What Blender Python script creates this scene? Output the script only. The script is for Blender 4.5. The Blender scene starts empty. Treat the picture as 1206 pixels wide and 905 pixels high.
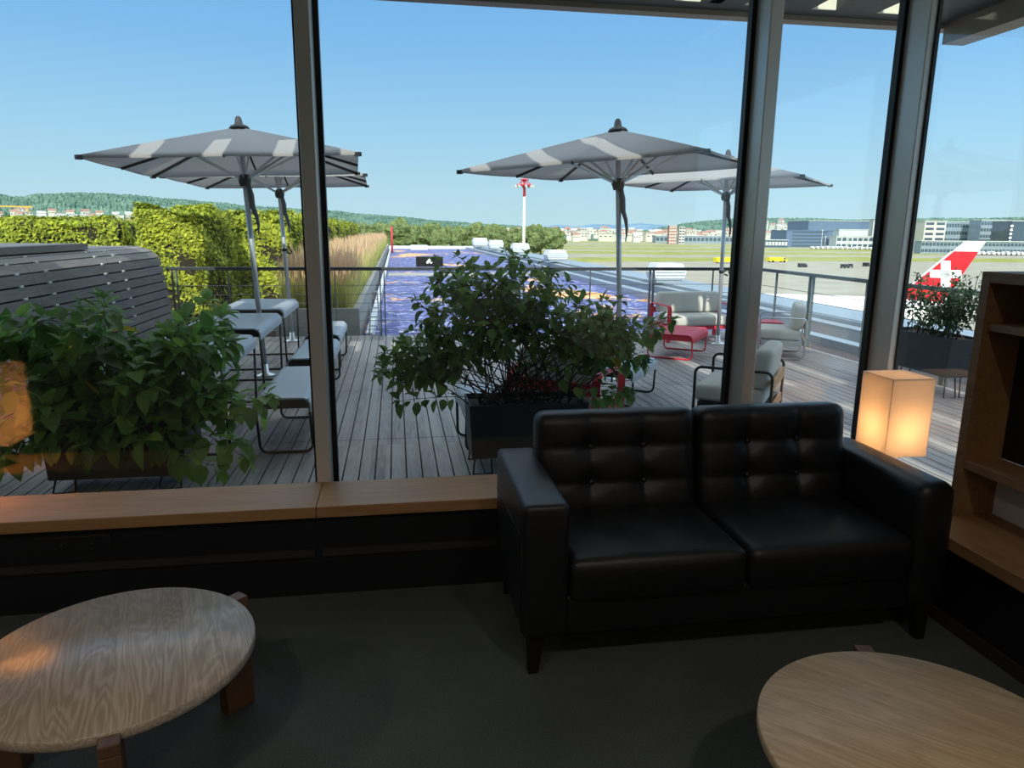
import bpy, bmesh, math, random
from mathutils import Vector, Matrix
PI = math.pi
R = random.Random(11)
scn = bpy.context.scene
COL = scn.collection

# ------------------------------------------------------------------ helpers
class MB:
    """collects shapes; build() links them as one mesh object"""
    def __init__(s): s.v = []; s.f = []; s.m = []; s.sm = []
    def add(s, vs, fs, mi=0, smooth=False, M=None):
        o = len(s.v)
        if M is not None: vs = [M @ Vector(v) for v in vs]
        s.v.extend([tuple(v) for v in vs]); s.f.extend([tuple(o+i for i in f) for f in fs])
        s.m.extend([mi]*len(fs)); s.sm.extend([smooth]*len(fs)); return s
    def box(s, x0, x1, y0, y1, z0, z1, mi=0, M=None):
        v = [(x0,y0,z0),(x1,y0,z0),(x1,y1,z0),(x0,y1,z0),(x0,y0,z1),(x1,y0,z1),(x1,y1,z1),(x0,y1,z1)]
        return s.add(v, [(0,3,2,1),(4,5,6,7),(0,1,5,4),(1,2,6,5),(2,3,7,6),(3,0,4,7)], mi, False, M)
    def tube(s, pts, r, n=8, mi=0, cap=True, M=None, flat=None):
        pts = [Vector(p) for p in pts]; k = len(pts); rr = r if isinstance(r, (list, tuple)) else [r]*k
        vs = []; fs = []; up = None
        for i, p in enumerate(pts):
            t = (pts[min(i+1,k-1)]-pts[max(i-1,0)])
            if t.length < 1e-9: t = Vector((0,0,1))
            t.normalize()
            if up is None:
                up = Vector((0,0,1)) if abs(t.z) < .9 else Vector((1,0,0))
            a = t.cross(up)
            if a.length < 1e-6: a = t.orthogonal()
            a.normalize(); b = a.cross(t).normalized(); up = b
            for j in range(n):
                an = 2*PI*j/n; vs.append(p+(a*math.cos(an)+b*math.sin(an))*rr[i])
        for i in range(k-1):
            for j in range(n):
                fs.append((i*n+j, i*n+(j+1)%n, (i+1)*n+(j+1)%n, (i+1)*n+j))
        if cap: fs.append(tuple(range(n-1,-1,-1))); fs.append(tuple(range((k-1)*n, k*n)))
        return s.add(vs, fs, mi, True, M)
    def bar(s, pts, w, h, up=(0,0,1), mi=0, M=None):
        """rectangular section along a path; w sideways, h along up"""
        pts = [Vector(p) for p in pts]; k = len(pts); vs = []; fs = []
        U = Vector(up)
        for i, p in enumerate(pts):
            t = (pts[min(i+1,k-1)]-pts[max(i-1,0)]).normalized()
            a = t.cross(U); a = a.normalized() if a.length > 1e-6 else t.orthogonal().normalized()
            b = a.cross(t).normalized()
            for sx, sy in ((-1,-1),(1,-1),(1,1),(-1,1)): vs.append(p+a*sx*w/2+b*sy*h/2)
        for i in range(k-1):
            for j in range(4): fs.append((i*4+j, i*4+(j+1)%4, (i+1)*4+(j+1)%4, (i+1)*4+j))
        fs.append((3,2,1,0)); fs.append(tuple(range(4*k-4,4*k)))
        return s.add(vs, fs, mi, False, M)
    def lathe(s, prof, n=24, mi=0, M=None, smooth=True, sx=1, sy=1):
        vs = []; fs = []
        for r, z in prof:
            for j in range(n): a = 2*PI*j/n; vs.append((r*math.cos(a)*sx, r*math.sin(a)*sy, z))
        for i in range(len(prof)-1):
            for j in range(n): fs.append((i*n+j, i*n+(j+1)%n, (i+1)*n+(j+1)%n, (i+1)*n+j))
        fs.append(tuple(range(n-1,-1,-1))); fs.append(tuple(range((len(prof)-1)*n, len(prof)*n)))
        return s.add(vs, fs, mi, smooth, M)
    def prism(s, poly, y0, y1, mi=0, M=None):
        """poly in xz, extruded along y"""
        n = len(poly); vs = [(x,y0,z) for x,z in poly]+[(x,y1,z) for x,z in poly]
        fs = [tuple(range(n)), tuple(range(2*n-1,n-1,-1))]
        for i in range(n): j = (i+1)%n; fs.append((j,i,n+i,n+j))
        return s.add(vs, fs, mi, False, M)
    def rbox(s, cx, cy, cz, w, d, h, r, n=6, mi=0, M=None, fn=None):
        """rounded box on an n-grid; fn(u,v,w -> offset) with normalised coords -1..1"""
        rx, ry, rz = min(r,w/2*.98), min(r,d/2*.98), min(r,h/2*.98)
        rr = min(rx,ry,rz)
        if isinstance(n, int): n = (n,n,n)
        def samples(L, k):
            k2 = 3; out = [-L/2+rr*(1-math.cos(PI/2*i/k2)) for i in range(k2)]
            mid = [-L/2+rr+(L-2*rr)*i/k for i in range(k+1)]
            return out+mid+[-q for q in reversed(out)]
        A = [samples(w,n[0]), samples(d,n[1]), samples(h,n[2])]; D = (w,d,h)
        vs = []; idx = {}; fs = []
        def vert(i,j,k):
            key = (i,j,k)
            if key in idx: return idx[key]
            p = Vector((A[0][i],A[1][j],A[2][k]))
            c = Vector([max(-D[q]/2+rr, min(D[q]/2-rr, p[q])) for q in range(3)])
            dd = p-c
            if dd.length > 1e-9: p = c+dd.normalized()*rr
            if fn:
                o = fn(p.x/(w/2), p.y/(d/2), p.z/(h/2)); p = p+Vector(o)
            idx[key] = len(vs); vs.append(p+Vector((cx,cy,cz))); return idx[key]
        N = [len(a)-1 for a in A]
        for side in (0, 1):
            for i in range(N[0]):
                for j in range(N[1]):
                    k = N[2] if side else 0; q = [vert(i,j,k),vert(i+1,j,k),vert(i+1,j+1,k),vert(i,j+1,k)]
                    fs.append(tuple(q if side else q[::-1]))
            for i in range(N[0]):
                for k in range(N[2]):
                    j = N[1] if side else 0; q = [vert(i,j,k),vert(i+1,j,k),vert(i+1,j,k+1),vert(i,j,k+1)]
                    fs.append(tuple(q[::-1] if side else q))
            for j in range(N[1]):
                for k in range(N[2]):
                    i = N[0] if side else 0; q = [vert(i,j,k),vert(i,j+1,k),vert(i,j+1,k+1),vert(i,j,k+1)]
                    fs.append(tuple(q if side else q[::-1]))
        return s.add(vs, fs, mi, True, M)
    def build(s, name, mats, parent=None, bevel=0, kind=None, label=None, loc=None):
        me = bpy.data.meshes.new(name); me.from_pydata(s.v, [], s.f)
        if not isinstance(mats, (list, tuple)): mats = [mats]
        for m in mats: me.materials.append(m)
        me.polygons.foreach_set('material_index', s.m); me.polygons.foreach_set('use_smooth', s.sm)
        me.update()
        o = bpy.data.objects.new(name, me); COL.objects.link(o)
        if parent: o.parent = parent
        if loc: o.location = loc
        if bevel:
            b = o.modifiers.new('edge', 'BEVEL'); b.width = bevel; b.segments = 2; b.limit_method = 'ANGLE'; b.angle_limit = .7
        if kind: o['kind'] = kind
        if label: o['label'] = label
        return o

def tag(o, label, cat, group=None, kind=None):
    o['label'] = label; o['category'] = cat
    if group: o['group'] = group
    if kind: o['kind'] = kind
    return o
def empty(name, loc=(0,0,0), rz=0, kind=None):
    o = bpy.data.objects.new(name, None); COL.objects.link(o); o.location = loc; o.rotation_euler = (0,0,rz); o.empty_display_size = .2
    if kind: o['kind'] = kind
    return o
def copy_tree(o, parent=None):
    c = o.copy(); COL.objects.link(c)
    if parent: c.parent = parent
    for ch in [q for q in bpy.data.objects if q.parent == o]: copy_tree(ch, c)
    return c
def T(x=0,y=0,z=0,rz=0,rx=0,ry=0):
    return Matrix.Translation((x,y,z)) @ Matrix.Rotation(rz,4,'Z') @ Matrix.Rotation(ry,4,'Y') @ Matrix.Rotation(rx,4,'X')
def arc(c, r, a0, a1, n, plane='xz', other=0):
    out = []
    for i in range(n+1):
        a = a0+(a1-a0)*i/n; p, q = c[0]+r*math.cos(a), c[1]+r*math.sin(a)
        out.append((p,other,q) if plane == 'xz' else (p,q,other) if plane == 'xy' else (other,p,q))
    return out

# ------------------------------------------------------------------ materials
def L(c):
    f = lambda u: u/12.92 if u <= .04045 else ((u+.055)/1.055)**2.4
    return (f(c[0]/255), f(c[1]/255), f(c[2]/255), 1)
class NT:
    def __init__(s, name):
        s.mat = bpy.data.materials.new(name); s.mat.use_nodes = True
        s.t = s.mat.node_tree; s.b = s.t.nodes['Principled BSDF']; s.out = s.t.nodes['Material Output']
    def n(s, typ, **kw):
        nd = s.t.nodes.new(typ)
        for k, v in kw.items():
            if k.startswith('_'): setattr(nd, k[1:], v)
            else: nd.inputs[k.replace('__',' ')].default_value = v
        return nd
    def l(s, a, b): s.t.links.new(a, b)
    def coord(s, scale=(1,1,1), rot=(0,0,0), kind='Object'):
        c = s.n('ShaderNodeTexCoord'); m = s.n('ShaderNodeMapping'); m.inputs['Scale'].default_value = scale; m.inputs['Rotation'].default_value = rot
        s.l(c.outputs[kind], m.inputs['Vector']); return m.outputs['Vector']
    def ramp(s, fac, stops, interp='LINEAR'):
        r = s.n('ShaderNodeValToRGB'); r.color_ramp.interpolation = interp
        e = r.color_ramp.elements
        while len(e) < len(stops): e.new(.5)
        for i, (p, c) in enumerate(stops): e[i].position = p; e[i].color = c
        s.l(fac, r.inputs['Fac']); return r.outputs['Color']
    def noise(s, vec, scale, detail=4, rough=.55, dist=0):
        n = s.n('ShaderNodeTexNoise', Scale=scale, Detail=detail, Roughness=rough, Distortion=dist)
        if vec is not None: s.l(vec, n.inputs['Vector'])
        return n.outputs['Fac']
    def bump(s, h, strength=.3, dist=.01):
        b = s.n('ShaderNodeBump', Strength=strength, Distance=dist); s.l(h, b.inputs['Height']); s.l(b.outputs['Normal'], s.b.inputs['Normal'])
def mat(name, c, rough=.5, metal=0, spec=None, emit=None, var=0, vscale=8, bump=0, bscale=60, sheen=0):
    q = NT(name); q.b.inputs['Roughness'].default_value = rough; q.b.inputs['Metallic'].default_value = metal
    if spec is not None: q.b.inputs['Specular IOR Level'].default_value = spec
    col = L(c); q.b.inputs['Base Color'].default_value = col
    v = q.coord()
    if var:
        f = q.noise(v, vscale, 5)
        lo = tuple(x*(1-var) for x in col[:3])+(1,); hi = tuple(min(1,x*(1+var)) for x in col[:3])+(1,)
        q.l(q.ramp(f, [(.3,lo),(.7,hi)]), q.b.inputs['Base Color'])
    if bump: q.bump(q.noise(v, bscale, 6), bump)
    if emit: q.b.inputs['Emission Color'].default_value = L(emit[0]); q.b.inputs['Emission Strength'].default_value = emit[1]
    return q.mat
def mat_wood(name, c0, c1, plank=.075, rough=.42, rot=0, grain=1.0, tone=.22, spec=.5, streak=1.0, rings_n=24):
    """planks across local x (after rot), grain along local y"""
    q = NT(name); v = q.coord(rot=(0,0,rot))
    sep = q.n('ShaderNodeSeparateXYZ'); q.l(v, sep.inputs[0])
    d = q.n('ShaderNodeMath', _operation='DIVIDE'); q.l(sep.outputs['X'], d.inputs[0]); d.inputs[1].default_value = plank
    fl = q.n('ShaderNodeMath', _operation='FLOOR'); q.l(d.outputs[0], fl.inputs[0])
    wn = q.n('ShaderNodeTexWhiteNoise', _noise_dimensions='1D'); q.l(fl.outputs[0], wn.inputs['W'])
    # shift the grain per plank
    off = q.n('ShaderNodeMath', _operation='MULTIPLY'); q.l(wn.outputs['Value'], off.inputs[0]); off.inputs[1].default_value = 7.3
    cmb = q.n('ShaderNodeCombineXYZ'); q.l(off.outputs[0], cmb.inputs['Y']); q.l(off.outputs[0], cmb.inputs['Z'])
    ad = q.n('ShaderNodeVectorMath', _operation='ADD'); q.l(v, ad.inputs[0]); q.l(cmb.outputs[0], ad.inputs[1])
    mp = q.n('ShaderNodeMapping'); mp.inputs['Scale'].default_value = (1, .16, 1); q.l(ad.outputs[0], mp.inputs['Vector'])
    n1 = q.noise(mp.outputs[0], 9, 3, .5, .4)
    rings = q.n('ShaderNodeMath', _operation='MULTIPLY'); q.l(n1, rings.inputs[0]); rings.inputs[1].default_value = rings_n
    sn = q.n('ShaderNodeMath', _operation='SINE'); q.l(rings.outputs[0], sn.inputs[0])
    mp2 = q.n('ShaderNodeMapping'); mp2.inputs['Scale'].default_value = (1, .03, 1); q.l(ad.outputs[0], mp2.inputs['Vector'])
    n2 = q.noise(mp2.outputs[0], 160, 3, .6)
    mr = q.n('ShaderNodeMapRange'); q.l(sn.outputs[0], mr.inputs['Value']); mr.inputs['From Min'].default_value = -1
    mx = q.n('ShaderNodeMath', _operation='MULTIPLY_ADD'); q.l(mr.outputs[0], mx.inputs[0]); mx.inputs[1].default_value = .45*grain; 
    n3 = q.n('ShaderNodeMath', _operation='MULTIPLY'); q.l(n2, n3.inputs[0]); n3.inputs[1].default_value = streak; q.l(n3.outputs[0], mx.inputs[2])
    col = q.ramp(mx.outputs[0], [(.3,L(c0)),(.95,L(c1))])
    hs = q.n('ShaderNodeHueSaturation'); q.l(col, hs.inputs['Color'])
    mv = q.n('ShaderNodeMapRange'); q.l(wn.outputs['Value'], mv.inputs['Value']); mv.inputs['To Min'].default_value = 1-tone; mv.inputs['To Max'].default_value = 1+tone
    q.l(mv.outputs[0], hs.inputs['Value']); q.l(hs.outputs[0], q.b.inputs['Base Color'])
    q.b.inputs['Roughness'].default_value = rough; q.b.inputs['Specular IOR Level'].default_value = spec
    q.bump(mx.outputs[0], .12, .002)
    return q.mat
def mat_leaf(name, c0, c1, scale=5, trans=.35, rough=.5):
    q = NT(name); v = q.coord()
    f = q.noise(v, scale, 3)
    g = q.n('ShaderNodeNewGeometry')
    mxf = q.n('ShaderNodeMath', _operation='MULTIPLY_ADD'); q.l(g.outputs['Random Per Island'], mxf.inputs[0]); mxf.inputs[1].default_value = .6
    sb = q.n('ShaderNodeMath', _operation='SUBTRACT'); q.l(f, sb.inputs[0]); sb.inputs[1].default_value = .3; q.l(sb.outputs[0], mxf.inputs[2])
    col = q.ramp(mxf.outputs[0], [(.1,L(c0)),(.85,L(c1))])
    q.l(col, q.b.inputs['Base Color']); q.b.inputs['Roughness'].default_value = rough
    tr = q.n('ShaderNodeBsdfTranslucent'); q.l(col, tr.inputs['Color'])
    mx = q.n('ShaderNodeMixShader'); mx.inputs[0].default_value = trans
    q.l(q.b.outputs[0], mx.inputs[1]); q.l(tr.outputs[0], mx.inputs[2]); q.l(mx.outputs[0], q.out.inputs['Surface'])
    return q.mat
def mat_fabric_trans(name, c, trans=.4):
    q = NT(name); q.b.inputs['Base Color'].default_value = L(c); q.b.inputs['Roughness'].default_value = .9
    q.bump(q.noise(q.coord(), 400, 2), .1, .001)
    tr = q.n('ShaderNodeBsdfTranslucent'); tr.inputs['Color'].default_value = L(c)
    mx = q.n('ShaderNodeMixShader'); mx.inputs[0].default_value = trans
    q.l(q.b.outputs[0], mx.inputs[1]); q.l(tr.outputs[0], mx.inputs[2]); q.l(mx.outputs[0], q.out.inputs['Surface'])
    return q.mat
def mat_glass(name, tint=(.93,.97,.96), ior=1.5):
    q = NT(name); q.t.nodes.remove(q.b)
    tr = q.n('ShaderNodeBsdfTransparent'); tr.inputs['Color'].default_value = tint+(1,)
    gl = q.n('ShaderNodeBsdfGlossy'); gl.inputs['Roughness'].default_value = 0; gl.inputs['Color'].default_value = (1,1,1,1)
    lw = q.n('ShaderNodeLayerWeight', Blend=.5); pw = q.n('ShaderNodeMath', _operation='POWER'); q.l(lw.outputs['Facing'], pw.inputs[0]); pw.inputs[1].default_value = 5
    fr = q.n('ShaderNodeMath', _operation='MULTIPLY_ADD'); q.l(pw.outputs[0], fr.inputs[0]); fr.inputs[1].default_value = .92; fr.inputs[2].default_value = .04   # Schlick
    mx = q.n('ShaderNodeMixShader')
    q.l(fr.outputs[0], mx.inputs[0]); q.l(tr.outputs[0], mx.inputs[1]); q.l(gl.outputs[0], mx.inputs[2]); q.l(mx.outputs[0], q.out.inputs['Surface'])
    return q.mat
def mat_emit_shade(name, c, strength):
    """paper lamp shade: diffuse + translucent paper around a bulb"""
    q = NT(name); q.b.inputs['Base Color'].default_value = L(c); q.b.inputs['Roughness'].default_value = .8
    tr = q.n('ShaderNodeBsdfTranslucent'); tr.inputs['Color'].default_value = L(c); mx = q.n('ShaderNodeMixShader'); mx.inputs[0].default_value = .6
    q.l(q.b.outputs[0], mx.inputs[1]); q.l(tr.outputs[0], mx.inputs[2]); q.l(mx.outputs[0], q.out.inputs['Surface'])
    return q.mat

M = {}
M['oak_table'] = mat_wood('oak_table', (160,144,128), (216,206,190), .085, .28, math.radians(-17), .5, .09, streak=.65, rings_n=120)
M['oak_table_b'] = mat_wood('oak_table_plain', (174,146,110), (212,188,152), .075, .42, math.radians(-45.6), .5, .06, rings_n=60)
M['oak_leg'] = mat_wood('oak_leg', (78,54,38), (112,82,58), .3, .5, 0, .4, .05)
M['oak_sill'] = mat_wood('oak_sill', (150,110,70), (186,144,100), .9, .45, PI/2, .3, .05)
M['oak_case'] = mat_wood('oak_case', (120,88,56), (156,118,80), .6, .5, 0, .4, .05)
M['leather'] = mat('black_leather', (21,22,26), .42, 0, .5, bump=.12, bscale=160)
M['leather_seam'] = mat('leather_seam', (12,12,14), .6)
M['dark_leg'] = mat('dark_stained_leg', (16,14,13), .45)
def carpet():
    q = NT('charcoal_carpet'); v = q.coord(); f = q.noise(v, 220, 3, .7); g = q.noise(v, 2.0, 3)
    a = q.n('ShaderNodeMath', _operation='MULTIPLY_ADD'); q.l(g, a.inputs[0]); a.inputs[1].default_value = .35; q.l(f, a.inputs[2])
    q.l(q.ramp(a.outputs[0], [(.4,L((46,52,52))),(.95,L((96,102,100)))]), q.b.inputs['Base Color'])
    q.b.inputs['Roughness'].default_value = .95; q.b.inputs['Specular IOR Level'].default_value = .1; q.bump(f, .6, .004); return q.mat
M['carpet'] = carpet()
M['panel'] = mat('navy_black_panel', (20,22,28), .5)
M['panel_strip'] = mat('brown_reveal', (46,42,40), .6)
M['wall'] = mat('white_plaster', (214,208,198), .9, var=.03)
M['mullion'] = mat('bronze_anodised', (214,211,206), .34, .3)
M['gasket'] = mat('black_gasket', (10,10,11), .5)
M['glass'] = mat_glass('window_glass')
M['shade'] = mat_emit_shade('paper_shade', (250,240,225), 1)
M['bulb'] = mat('warm_bulb', (255,200,120), .5, emit=((255,204,146), 14))
M['lamp_metal'] = mat('lamp_metal', (40,38,36), .4, .8)
def deck():
    q = NT('weathered_deck'); v = q.coord(); sep = q.n('ShaderNodeSeparateXYZ'); q.l(v, sep.inputs[0])
    def fl(o, p):
        d = q.n('ShaderNodeMath', _operation='DIVIDE'); q.l(o, d.inputs[0]); d.inputs[1].default_value = p
        f = q.n('ShaderNodeMath', _operation='FLOOR'); q.l(d.outputs[0], f.inputs[0]); return f.outputs[0]
    cmb = q.n('ShaderNodeCombineXYZ'); q.l(fl(sep.outputs['X'], .098), cmb.inputs['X']); q.l(fl(sep.outputs['Y'], 1.65), cmb.inputs['Y'])
    wn = q.n('ShaderNodeTexWhiteNoise'); q.l(cmb.outputs[0], wn.inputs['Vector'])
    mp = q.n('ShaderNodeMapping'); mp.inputs['Scale'].default_value = (1,.06,1); q.l(v, mp.inputs['Vector'])
    f = q.noise(mp.outputs[0], 60, 5, .65); g = q.noise(v, 1.3, 3)
    a = q.n('ShaderNodeMath', _operation='MULTIPLY_ADD'); q.l(wn.outputs['Value'], a.inputs[0]); a.inputs[1].default_value = .35; q.l(f, a.inputs[2])
    b = q.n('ShaderNodeMath', _operation='MULTIPLY_ADD'); q.l(g, b.inputs[0]); b.inputs[1].default_value = .4; q.l(a.outputs[0], b.inputs[2])
    q.l(q.ramp(b.outputs[0], [(.45,L((96,92,92))),(1.1,L((156,151,148)))]), q.b.inputs['Base Color'])
    q.b.inputs['Roughness'].default_value = .62; q.bump(f, .25, .003); return q.mat
M['deck'] = deck()
M['black'] = mat('shadow_gap', (14,14,15), .9)
M['timber'] = mat_wood('weathered_slat', (100,96,95), (142,136,132), .9, .75, 0, .3, .05)
M['clip'] = mat('pale_spacer', (222,222,216), .5)
M['tabletop'] = mat('grey_table_sheet', (168,176,184), .38, 0, .5, var=.05, vscale=4)
M['frame_black'] = mat('black_powder_coat', (22,23,25), .45)
M['steel'] = mat('brushed_steel', (190,196,200), .35, .9)
M['alu'] = mat('aluminium_pole', (200,204,208), .35, .6)
M['canopy'] = mat_fabric_trans('canopy_fabric', (152,151,152), .24)
M['plastic'] = mat('dark_plastic', (42,42,46), .5)
M['handle'] = mat('grey_handle', (92,94,98), .45)
M['rail'] = mat('galvanised_rail', (96,106,108), .5, .5)
M['rail_dark'] = mat('dark_handrail', (52,56,60), .45, .4)
M['cable'] = mat('steel_cable', (150,152,150), .4, .8)
M['planter'] = mat('anthracite_planter', (40,43,48), .55)
M['soil'] = mat('planter_soil', (48,36,28), .95, var=.3, vscale=40)
M['stem'] = mat('shrub_stem', (62,48,40), .7)
M['stem_green'] = mat('green_stem', (74,92,46), .6)
M['leaf'] = mat_leaf('broad_leaf', (68,112,48), (140,180,90), 4, .45)
M['leaf2'] = mat_leaf('oval_leaf', (62,98,48), (140,170,92), 4, .45)
M['leaf3'] = mat_leaf('small_leaf', (34,58,30), (86,112,60), 4, .3)
M['yellow_leaf'] = mat_leaf('yellow_leaf', (150,140,40), (196,186,70), 4, .4)
M['cushion'] = mat('grey_outdoor_fabric', (188,186,178), .9, bump=.1, bscale=300)
M['cushion_tan'] = mat('tan_strap', (176,140,108), .7)
M['red'] = mat('coral_red_coat', (200,46,62), .4)
M['lamp_globe'] = mat('frosted_globe', (176,180,180), .6)
M['concrete'] = mat('planter_concrete', (150,148,142), .85, var=.12, vscale=5)
M['white_metal'] = mat('white_coated_metal', (206,210,210), .45)
def gravel():
    q = NT('blue_sedum_gravel'); v = q.coord(); 
    vo = q.n('ShaderNodeTexVoronoi', Scale=9.0); q.l(v, vo.inputs['Vector'])
    big = q.noise(q.coord(scale=(1,.5,1)), .33, 4, .55, .5); sm = q.noise(v, 3.2, 4, .7)
    wn = q.n('ShaderNodeSeparateColor'); q.l(vo.outputs['Color'], wn.inputs[0])
    base = q.ramp(wn.outputs[0], [(0,L((62,68,116))),(.5,L((82,90,144))),(.9,L((108,116,164))),(1,L((180,184,200)))])
    org = q.ramp(wn.outputs[1], [(0,L((196,112,52))),(.5,L((224,160,92))),(1,L((236,214,170)))])
    a = q.n('ShaderNodeMath', _operation='MULTIPLY_ADD'); q.l(sm, a.inputs[0]); a.inputs[1].default_value = .35; q.l(big, a.inputs[2])
    fac = q.ramp(a.outputs[0], [(.755,(0,0,0,1)),(.785,(1,1,1,1))])
    mx = q.n('ShaderNodeMix', _data_type='RGBA'); q.l(fac, mx.inputs['Factor']); q.l(base, mx.inputs['A']); q.l(org, mx.inputs['B'])
    q.l(mx.outputs['Result'], q.b.inputs['Base Color']); q.b.inputs['Roughness'].default_value = .9; q.bump(vo.outputs['Distance'], .5, .03); return q.mat
M['gravel'] = gravel()
M['dark_gravel'] = mat('dark_gravel', (70,66,72), .95, var=.5, vscale=30, bump=.6, bscale=40)
M['roof_metal'] = mat('roof_sheet', (150,160,168), .42, .4, var=.06, vscale=.5)
M['hedge'] = mat_leaf('yew_hedge', (70,92,22), (190,196,58), 2.6, .25, .8)
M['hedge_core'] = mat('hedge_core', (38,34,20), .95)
M['grass_blade'] = mat_leaf('feather_grass', (146,158,70), (236,226,146), 1.2, .55, .7)
M['grass_head'] = mat_leaf('grass_seed_head', (206,156,128), (234,206,162), 1.2, .45, .8)
def ground():
    q = NT('airfield_ground'); v = q.coord()
    mp = q.n('ShaderNodeMapping'); mp.inputs['Scale'].default_value = (.0022,.0085,1); q.l(v, mp.inputs['Vector'])
    f = q.noise(mp.outputs[0], 2.1, 3, .5, .5)
    fine = q.noise(v, .12, 5, .6); sep = q.n('ShaderNodeSeparateXYZ'); q.l(v, sep.inputs[0])
    # apron close to the building, then taxiways crossing long grass islands
    wv = q.n('ShaderNodeMath', _operation='MULTIPLY'); q.l(sep.outputs['Y'], wv.inputs[0]); wv.inputs[1].default_value = 2*PI/92
    nz = q.n('ShaderNodeMath', _operation='MULTIPLY_ADD'); q.l(f, nz.inputs[0]); nz.inputs[1].default_value = 9; q.l(wv.outputs[0], nz.inputs[2])
    sn = q.n('ShaderNodeMath', _operation='SINE'); q.l(nz.outputs[0], sn.inputs[0])
    mr = q.n('ShaderNodeMapRange'); q.l(sep.outputs['Y'], mr.inputs['Value']); mr.inputs['From Min'].default_value = 225; mr.inputs['From Max'].default_value = 330; mr.inputs['To Min'].default_value = -2.2; mr.inputs['To Max'].default_value = .25
    ad = q.n('ShaderNodeMath', _operation='ADD'); q.l(sn.outputs[0], ad.inputs[0]); q.l(mr.outputs[0], ad.inputs[1])
    fac = q.ramp(ad.outputs[0], [(.0,(0,0,0,1)),(.06,(1,1,1,1))])
    grass = q.ramp(fine, [(.25,L((112,122,58))),(.55,L((146,146,82))),(.8,L((172,158,98)))])
    asph = q.ramp(fine, [(.25,L((140,136,124))),(.75,L((164,158,142)))])
    mx = q.n('ShaderNodeMix', _data_type='RGBA'); q.l(fac, mx.inputs['Factor']); q.l(asph, mx.inputs['A']); q.l(grass, mx.inputs['B'])
    q.l(mx.outputs['Result'], q.b.inputs['Base Color']); q.b.inputs['Roughness'].default_value = .95; q.b.inputs['Specular IOR Level'].default_value = .1; return q.mat
M['ground'] = ground()
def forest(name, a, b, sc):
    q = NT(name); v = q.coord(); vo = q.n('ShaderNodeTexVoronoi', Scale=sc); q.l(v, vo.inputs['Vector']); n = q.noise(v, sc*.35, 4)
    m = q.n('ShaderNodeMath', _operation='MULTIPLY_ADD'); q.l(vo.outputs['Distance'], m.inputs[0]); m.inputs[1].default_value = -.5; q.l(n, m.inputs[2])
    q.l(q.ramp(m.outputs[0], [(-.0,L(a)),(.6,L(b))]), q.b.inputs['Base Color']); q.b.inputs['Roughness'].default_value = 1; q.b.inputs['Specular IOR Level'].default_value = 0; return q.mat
M['forest'] = forest('hazed_forest', (74,102,92), (120,144,126), .06)  # pale blue-green distance haze painted into the tree colour
M['forest_haze'] = forest('hazed_mountain', (96,124,146), (132,158,176), .02)  # blue of the distant air put into the base colour
M['tree_leaf'] = forest('far_tree_leaf', (62,80,50), (132,142,92), 1.3)
M['trunk'] = mat('tree_trunk', (92,76,62), .9)
M['house_wall'] = mat('pale_render', (200,196,186), .9)
M['house_roof'] = mat('clay_roof', (156,118,104), .9)
M['hangar_blue'] = mat('blue_grey_cladding', (84,104,134), .7, var=.06, vscale=.15)
M['hangar_pale'] = mat('pale_cladding', (186,190,186), .8)
M['win_dark'] = mat('dark_glazing', (70,86,98), .25)
M['hall_grey'] = mat('grey_glazed_hall', (128,144,156), .5, var=.08, vscale=.2)
M['fuse'] = mat('aircraft_white', (244,244,242), .35)
M['fin_red'] = mat('tail_red', (212,20,36), .35)
M['yellow'] = mat('safety_yellow', (226,208,40), .5)
M['orange'] = mat('crane_yellow', (226,168,60), .6)
M['tyre'] = mat('tyre_black', (28,28,30), .8)
M['cream'] = mat('cream_render', (206,206,188), .8)
M['soffit'] = mat('dark_soffit', (58,60,62), .6)
M['fascia'] = mat('bronze_fascia', (132,120,108), .6, .3)
M['sign_black'] = mat('black_sign', (18,18,24), .35)
M['white'] = mat('white_mark', (240,240,240), .6)
M['white_box'] = mat('white_panel', (226,226,224), .7)

# ------------------------------------------------------------------ the room
def S(name, mb, m, bevel=0, parent=None): return mb.build(name, m, parent, bevel, 'structure')
S('floor', MB().box(-6,2.39,-5,3.24,-.2,0), M['carpet'])
S('wall_left', MB().box(-6.2,-6,-5,3.24,-.2,3.2), M['wall'])
S('wall_back', MB().box(-6.2,2.6,-5.2,-5,-.2,3.2), M['wall'])
S('wall_right', MB().box(2.38,2.6,-5,.4,0,3.2), M['wall'])
S('ceiling', MB().box(-6.2,2.39,-5.2,3.24,3.18,3.5), M['wall'])
# front window: mullions, rails, gaskets, panes
w1 = empty('window_1', (0,3.24,0), 0, 'structure')
def wpart(name, mb, m, parent, bevel=0): return mb.build(name, m, parent, bevel, 'structure')
MX = [-4.3, -2.35, -.34, 1.64]
for x in MX:
    g = wpart('mullion', MB().box(x-.03,x+.03,-.14,0,.0,3.18), M['mullion'], w1, .004)
    side = 1 if x < 0 else -1
    wpart('gasket', MB().box(x-.052,x+.052,-.012,.03,.0,3.18), M['gasket'], g)
wpart('corner_mullion', MB().box(2.35,2.39,-.16,.0,.0,3.18), M['mullion'], w1, .004)
wpart('corner_gasket', MB().box(2.33,2.41,-.012,.03,0,3.18), M['gasket'], w1)
wpart('corner_strip', MB().box(2.383,2.40,-.17,-.155,0,3.18), M['gasket'], w1)
wpart('bottom_rail', MB().box(-6,2.4,-.10,.03,0,.30), M['gasket'], w1)
wpart('head_rail', MB().box(-6,2.4,-.10,.03,2.98,3.18), M['mullion'], w1)
xs = [-6]+MX+[2.36]
for a, b in zip(xs[:-1], xs[1:]): wpart('glass_pane', MB().box(a+.03,b-.03,.004,.016,.28,3.0), M['glass'], w1)
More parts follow.
